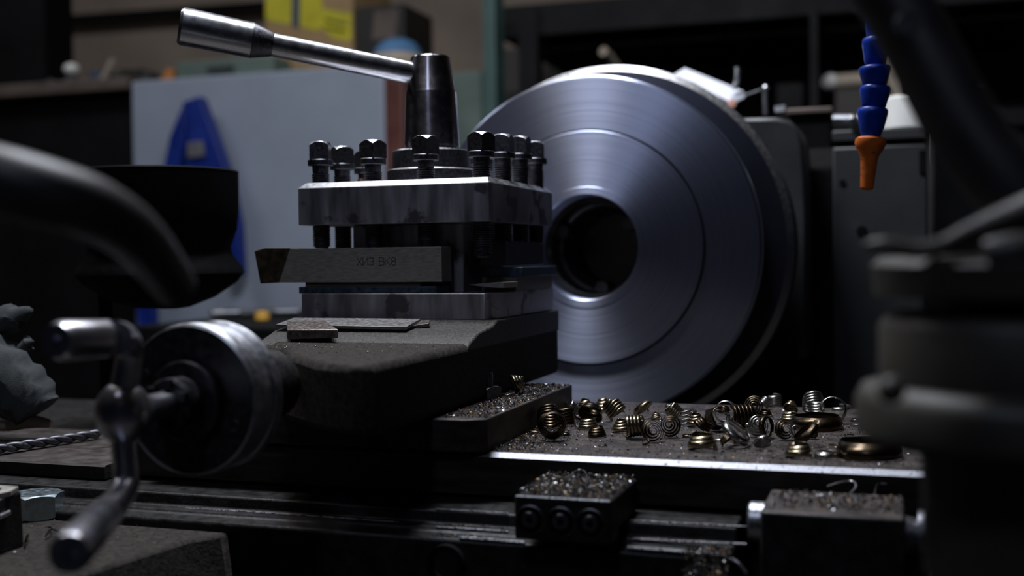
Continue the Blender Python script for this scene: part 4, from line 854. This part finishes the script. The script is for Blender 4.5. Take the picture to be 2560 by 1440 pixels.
for px, w_, h_, mt, nm, lab in ((236, 26, 52, 'navy', 'dark_tin', 'dark tin between the white bottle and the beige stick'), (322, 50, 48, 'darkbox', 'dark_carton', 'dark carton left of the orange tin'),
                               (362, 22, 34, 'rag', 'grey_tin', 'small grey tin beside the orange tin')):
    a = aty(px-w_/2, 204, YB+0.10); b_ = aty(px+w_/2, 204, YB+0.10)
    bb = max(zt2, 0) if px < 325 else zt2
    solo(MB().box(a.x, b_.x, YB+0.10, YB+0.18, zt2 if b_.x < xL else zc_, (zt2 if b_.x < xL else zc_)+h_*s4), nm, mt, lab, 'tin', bevel=0.003)
P = [aty(385, 178, YB+0.08), aty(432, 178, YB+0.08), aty(430, 140, YB+0.08), aty(416, 134, YB+0.08), aty(402, 158, YB+0.08)]; dz_ = zc_-min(p.z for p in P)
P = [p+V((0, 0, dz_)) for p in P]
solo(MB().prism(P, [p+V((0, 0.05, 0)) for p in P]), 'orange_funnel', 'orangebg', 'rust orange wedge shaped tin on the cabinet beside the green case', 'tin', bevel=0.003)
a = aty(440, 178, YB+0.08); b_ = aty(684, 178, YB+0.08)
gc = thing('green_case', V(((a.x+b_.x)/2, YB+0.1, zc_)), 'sage green flat case on the cabinet top under the lever', 'case')
part(MB().box(a.x, b_.x, YB+0.08, YB+0.155, zc_, zc_+64*s4), 'case_body', 'sage', gc, 0.004)
a2 = aty(520, 178, YB+0.08); b2_ = aty(585, 178, YB+0.08)
part(MB().box(a2.x, b2_.x, YB+0.072, YB+0.08, zc_+30*s4, zc_+44*s4), 'latch', 'rag', gc, 0.002)
a = aty(690, 172, YB+0.08); b_ = aty(760, 172, YB+0.08)
solo(MB().box(a.x+0.002, b_.x, YB+0.09, YB+0.2, zc_, zc_+26*s4), 'teal_box', 'teal', 'low dark teal box right of the green case', 'box', bevel=0.003)
# printed cartons on a high shelf
ys = YB+0.16
cr_ = thing('yellow_carton', aty(780, 130, ys), 'brown cardboard carton with yellow and navy print under the lever', 'carton')
a = aty(664, 150, ys); b_ = aty(884, 150, ys); z0_ = aty(780, 138, ys).z; z1_ = aty(780, -60, ys).z
part(MB().box(a.x, b_.x, ys, ys+0.2, zc_, z1_), 'carton_box', 'card', cr_, 0.003)
def pr(pts, mt, nm):
    P = [aty(px, py, ys-0.0005) for px, py in pts]; part(MB().prism([p-V((0, 0.0008, 0)) for p in P], P), nm, mt, cr_)
pr([(666, -40), (730, -40), (728, 62), (664, 50)], 'yellow', 'yellow_print'); pr([(752, -40), (800, -40), (806, 20), (796, 78), (750, 66)], 'yellow', 'yellow_print')
pr([(806, 22), (880, 34), (878, 100), (838, 98), (798, 66)], 'yellow', 'yellow_print'); pr([(731, -40), (751, -40), (749, 72), (729, 66)], 'navy', 'navy_stripe')
pr([(812, 46), (870, 58), (870, 64), (812, 52)], 'navy', 'navy_stripe'); pr([(808, 64), (868, 78), (868, 84), (808, 70)], 'navy', 'navy_stripe')
k2 = thing('black_carton', aty(950, 130, ys), 'black carton with dim yellow print right of the yellow printed one', 'carton')
a = aty(888, 150, ys); b_ = aty(1012, 150, ys); zk = aty(960, 12, ys).z
part(MB().box(a.x, b_.x, ys, ys+0.16, zc_, zk), 'carton_box', 'darkbox', k2, 0.003)
P = [aty(px, py, ys-0.0005) for px, py in ((936, 30), (996, 22), (990, 96), (930, 100))]; part(MB().prism([p-V((0, 0.0008, 0)) for p in P], P), 'dim_print', 'wood', k2)
# blue topped cap
cp = thing('bundled_cloth', V((aty(985, 170, YB+0.06).x, YB+0.08, zc_)), 'beige cloth bundle with a sky blue rounded top behind the tool post hub', 'cloth')
cpx = V((aty(985, 170, YB+0.06).x, YB+0.08, zc_))
part(MB().lathe([(0, 0), (66*s4, 0), (70*s4, 20*s4), (60*s4, 42*s4), (0, 46*s4)], cpx, (0, 0, 1), 40), 'bundle', 'beige', cp)
part(MB().lathe([(62*s4, 38*s4), (58*s4, 54*s4), (44*s4, 70*s4), (22*s4, 80*s4), (0, 82*s4), (0, 60*s4)], cpx, (0, 0, 1), 40), 'crown', 'skyblue', cp)
# wall rail
a = aty(60, 52, 3.15); b_ = aty(690, 14, 3.15)
solo(MB().tube([a-V((0.5, 0, 0)), b_+V((0.1, 0, 0))], 15*3.1/FPX, 16, 1), 'wall_pipe', 'dkcab', 'dark pipe running along the back wall at upper left', 'pipe')
solo(bx(-60, -120, 108, 206, YB+0.2, 0.1, zt2), 'dark_board', 'dkcab', 'tall black board standing on the dark cabinet at the far left', 'board')
# green rack post and sheet right of the hub
gs = thing('green_locker', (aty(1180, 300, YB+0.1).x, YB+0.2, -Z0), 'sage green sheet locker with a teal corner post behind the chuck', 'locker')
a = aty(1100, 300, YB+0.1); b_ = aty(1206, 300, YB+0.1)
part(MB().box(a.x, b_.x, YB+0.1, YB+0.24, -Z0, aty(1170, 178, YB+0.1).z), 'door_sheet', 'sage', gs, 0.003)
a = aty(1208, 300, YB+0.06); b_ = aty(1240, 300, YB+0.06)
part(MB().box(a.x, b_.x, YB+0.06, YB+0.12, -Z0, aty(1220, -80, YB).z), 'corner_post', 'teal', gs, 0.003)
# dark rack behind chuck and headstock
YR = 2.35
rk = thing('dark_rack', (aty(1700, 300, YR).x, YR+0.2, -Z0), 'dark steel rack with deep shelves behind the chuck', 'rack')
def rbox(px0, px1, py0, py1, y, dep, nm, mt): part(bx(px0, py0, px1, py1, y, dep), nm, mt, rk)
rbox(1246, 2700, -14, 18, YR, 0.5, 'upper_shelf', 'rackdark')
rbox(1250, 2700, 20, 420, YR+0.46, 0.03, 'back_board', 'rackback')
rbox(1300, 1342, 18, 460, YR-0.01, 0.04, 'rack_post', 'rackdark')
rbox(2026, 2044, 18, 460, YR-0.01, 0.03, 'rack_post', 'rackdark')
rbox(1330, 2700, 18, 128, YR+0.05, 0.40, 'shelf_shade', 'dkcab')  # black box standing in for the shade inside the shelf
rbox(1250, 2700, 305, 330, YR, 0.5, 'lower_shelf', 'rackdark')
part(MB().box(aty(1246, 300, YR).x, aty(2700, 300, YR).x, YR+0.02, YR+0.5, -Z0, aty(1700, 331, YR).z), 'lower_body', 'dkcab', rk)
zsh = aty(1700, 305, YR).z; s5 = 2.5/FPX
def shelf_item(px, w_, h_, mt, nm, lab, cat, dep=0.08, y=YR+0.08):
    a = aty(px-w_/2, 300, y); b_ = aty(px+w_/2, 300, y)
    return solo(MB().box(a.x, b_.x, y, y+dep, zsh, zsh+h_*s5), nm, mt, lab, cat, bevel=0.004)
shelf_item(1282, 40, 110, 'rag', 'grey_canister', 'grey canister on the dark rack at the left of the chuck rim', 'canister')
tb_ = thing('beige_tube', V((aty(2120, 205, YR+0.1).x, YR+0.1, zsh)), 'beige tube with a round pale cap on the rack behind the hose', 'tube')
zq = aty(2120, 206, YR+0.1).z
part(MB().tube([aty(2092, 204, YR+0.1), aty(2215, 196, YR+0.1)], 17*s5, 20, 1), 'tube_body', 'beige', tb_)
part(ell(MB(), aty(2076, 205, YR+0.1), 20*s5, 20*s5, 20*s5), 'round_cap', 'white', tb_, 0, None, 80)
part(MB().box(aty(2090, 300, YR+0.1).x, aty(2230, 300, YR+0.1).x, YR+0.08, YR+0.16, zsh, zq-18*s5), 'cradle', 'rackback', tb_)
shelf_item(2242, 44, 150, 'beige', 'beige_jar', 'beige jar right of the beige tube on the rack', 'jar')
shelf_item(1975, 70, 90, 'rackdark', 'dark_pulley', 'dark round edged lump on the rack above the rusty board', 'box')
a = aty(1508, 128, YR-0.03); b_ = aty(1545, 172, YR+0.03)
solo(MB().tube([a, b_, aty(1600, 320, YR+0.1)], [11*s5, 10*s5, 9*s5], 14, 2), 'pale_handle', 'beige', 'pale tool handle sticking up behind the top of the chuck', 'handle')
# low bench with stock behind the handwheel
bn = thing('side_bench', (-0.735, 1.55, -Z0), 'low dark side bench behind the compound slide with steel stock on it', 'bench')
zb_ = aty(620, 800, 1.45).z
part(MB().box(-0.97, -0.50, 1.30, 1.80, zb_-0.03, zb_), 'bench_top', 'dkcab', bn, 0.003)
for x_, y_ in ((-0.93, 1.33), (-0.54, 1.33), (-0.93, 1.77), (-0.54, 1.77)): part(MB().box(x_-0.02, x_+0.02, y_-0.02, y_+0.02, -Z0, zb_-0.03), 'leg', 'dkcab', bn)
for (p0, p1, r_, mt, lab) in (((528, 790), (640, 806), 0.0055, 'dial', 'grey steel bar at left of the stock on the side bench'), ((560, 772), (745, 762), 0.006, 'oxide', 'dark steel bar lying across the stock on the side bench'),
                              ((600, 806), (735, 800), 0.005, 'headgrey', 'dull grey bar behind the parting blade on the side bench')):
    P0, P1 = aty(*p0, 1.50), aty(*p1, 1.56); P0.z = P1.z = zb_+r_+0.0003
    solo(MB().tube([P0, P1], r_, 14, 1), 'steel_bar', mt, lab, 'bar')
solo(MB().lathe([(0, 0), (0.010, 0), (0.011, 0.002), (0.010, 0.012), (0, 0.014)], V((*aty(656, 800, 1.44)[:2], zb_)), (0, 0, 1), 24), 'ochre_cap', 'ochre', 'small ochre cap on the side bench near the parting blade', 'cap')

#@TAIL
for o in S.objects:
    if o.parent is None and o.type in ('MESH', 'EMPTY'): o.location.z += Z0
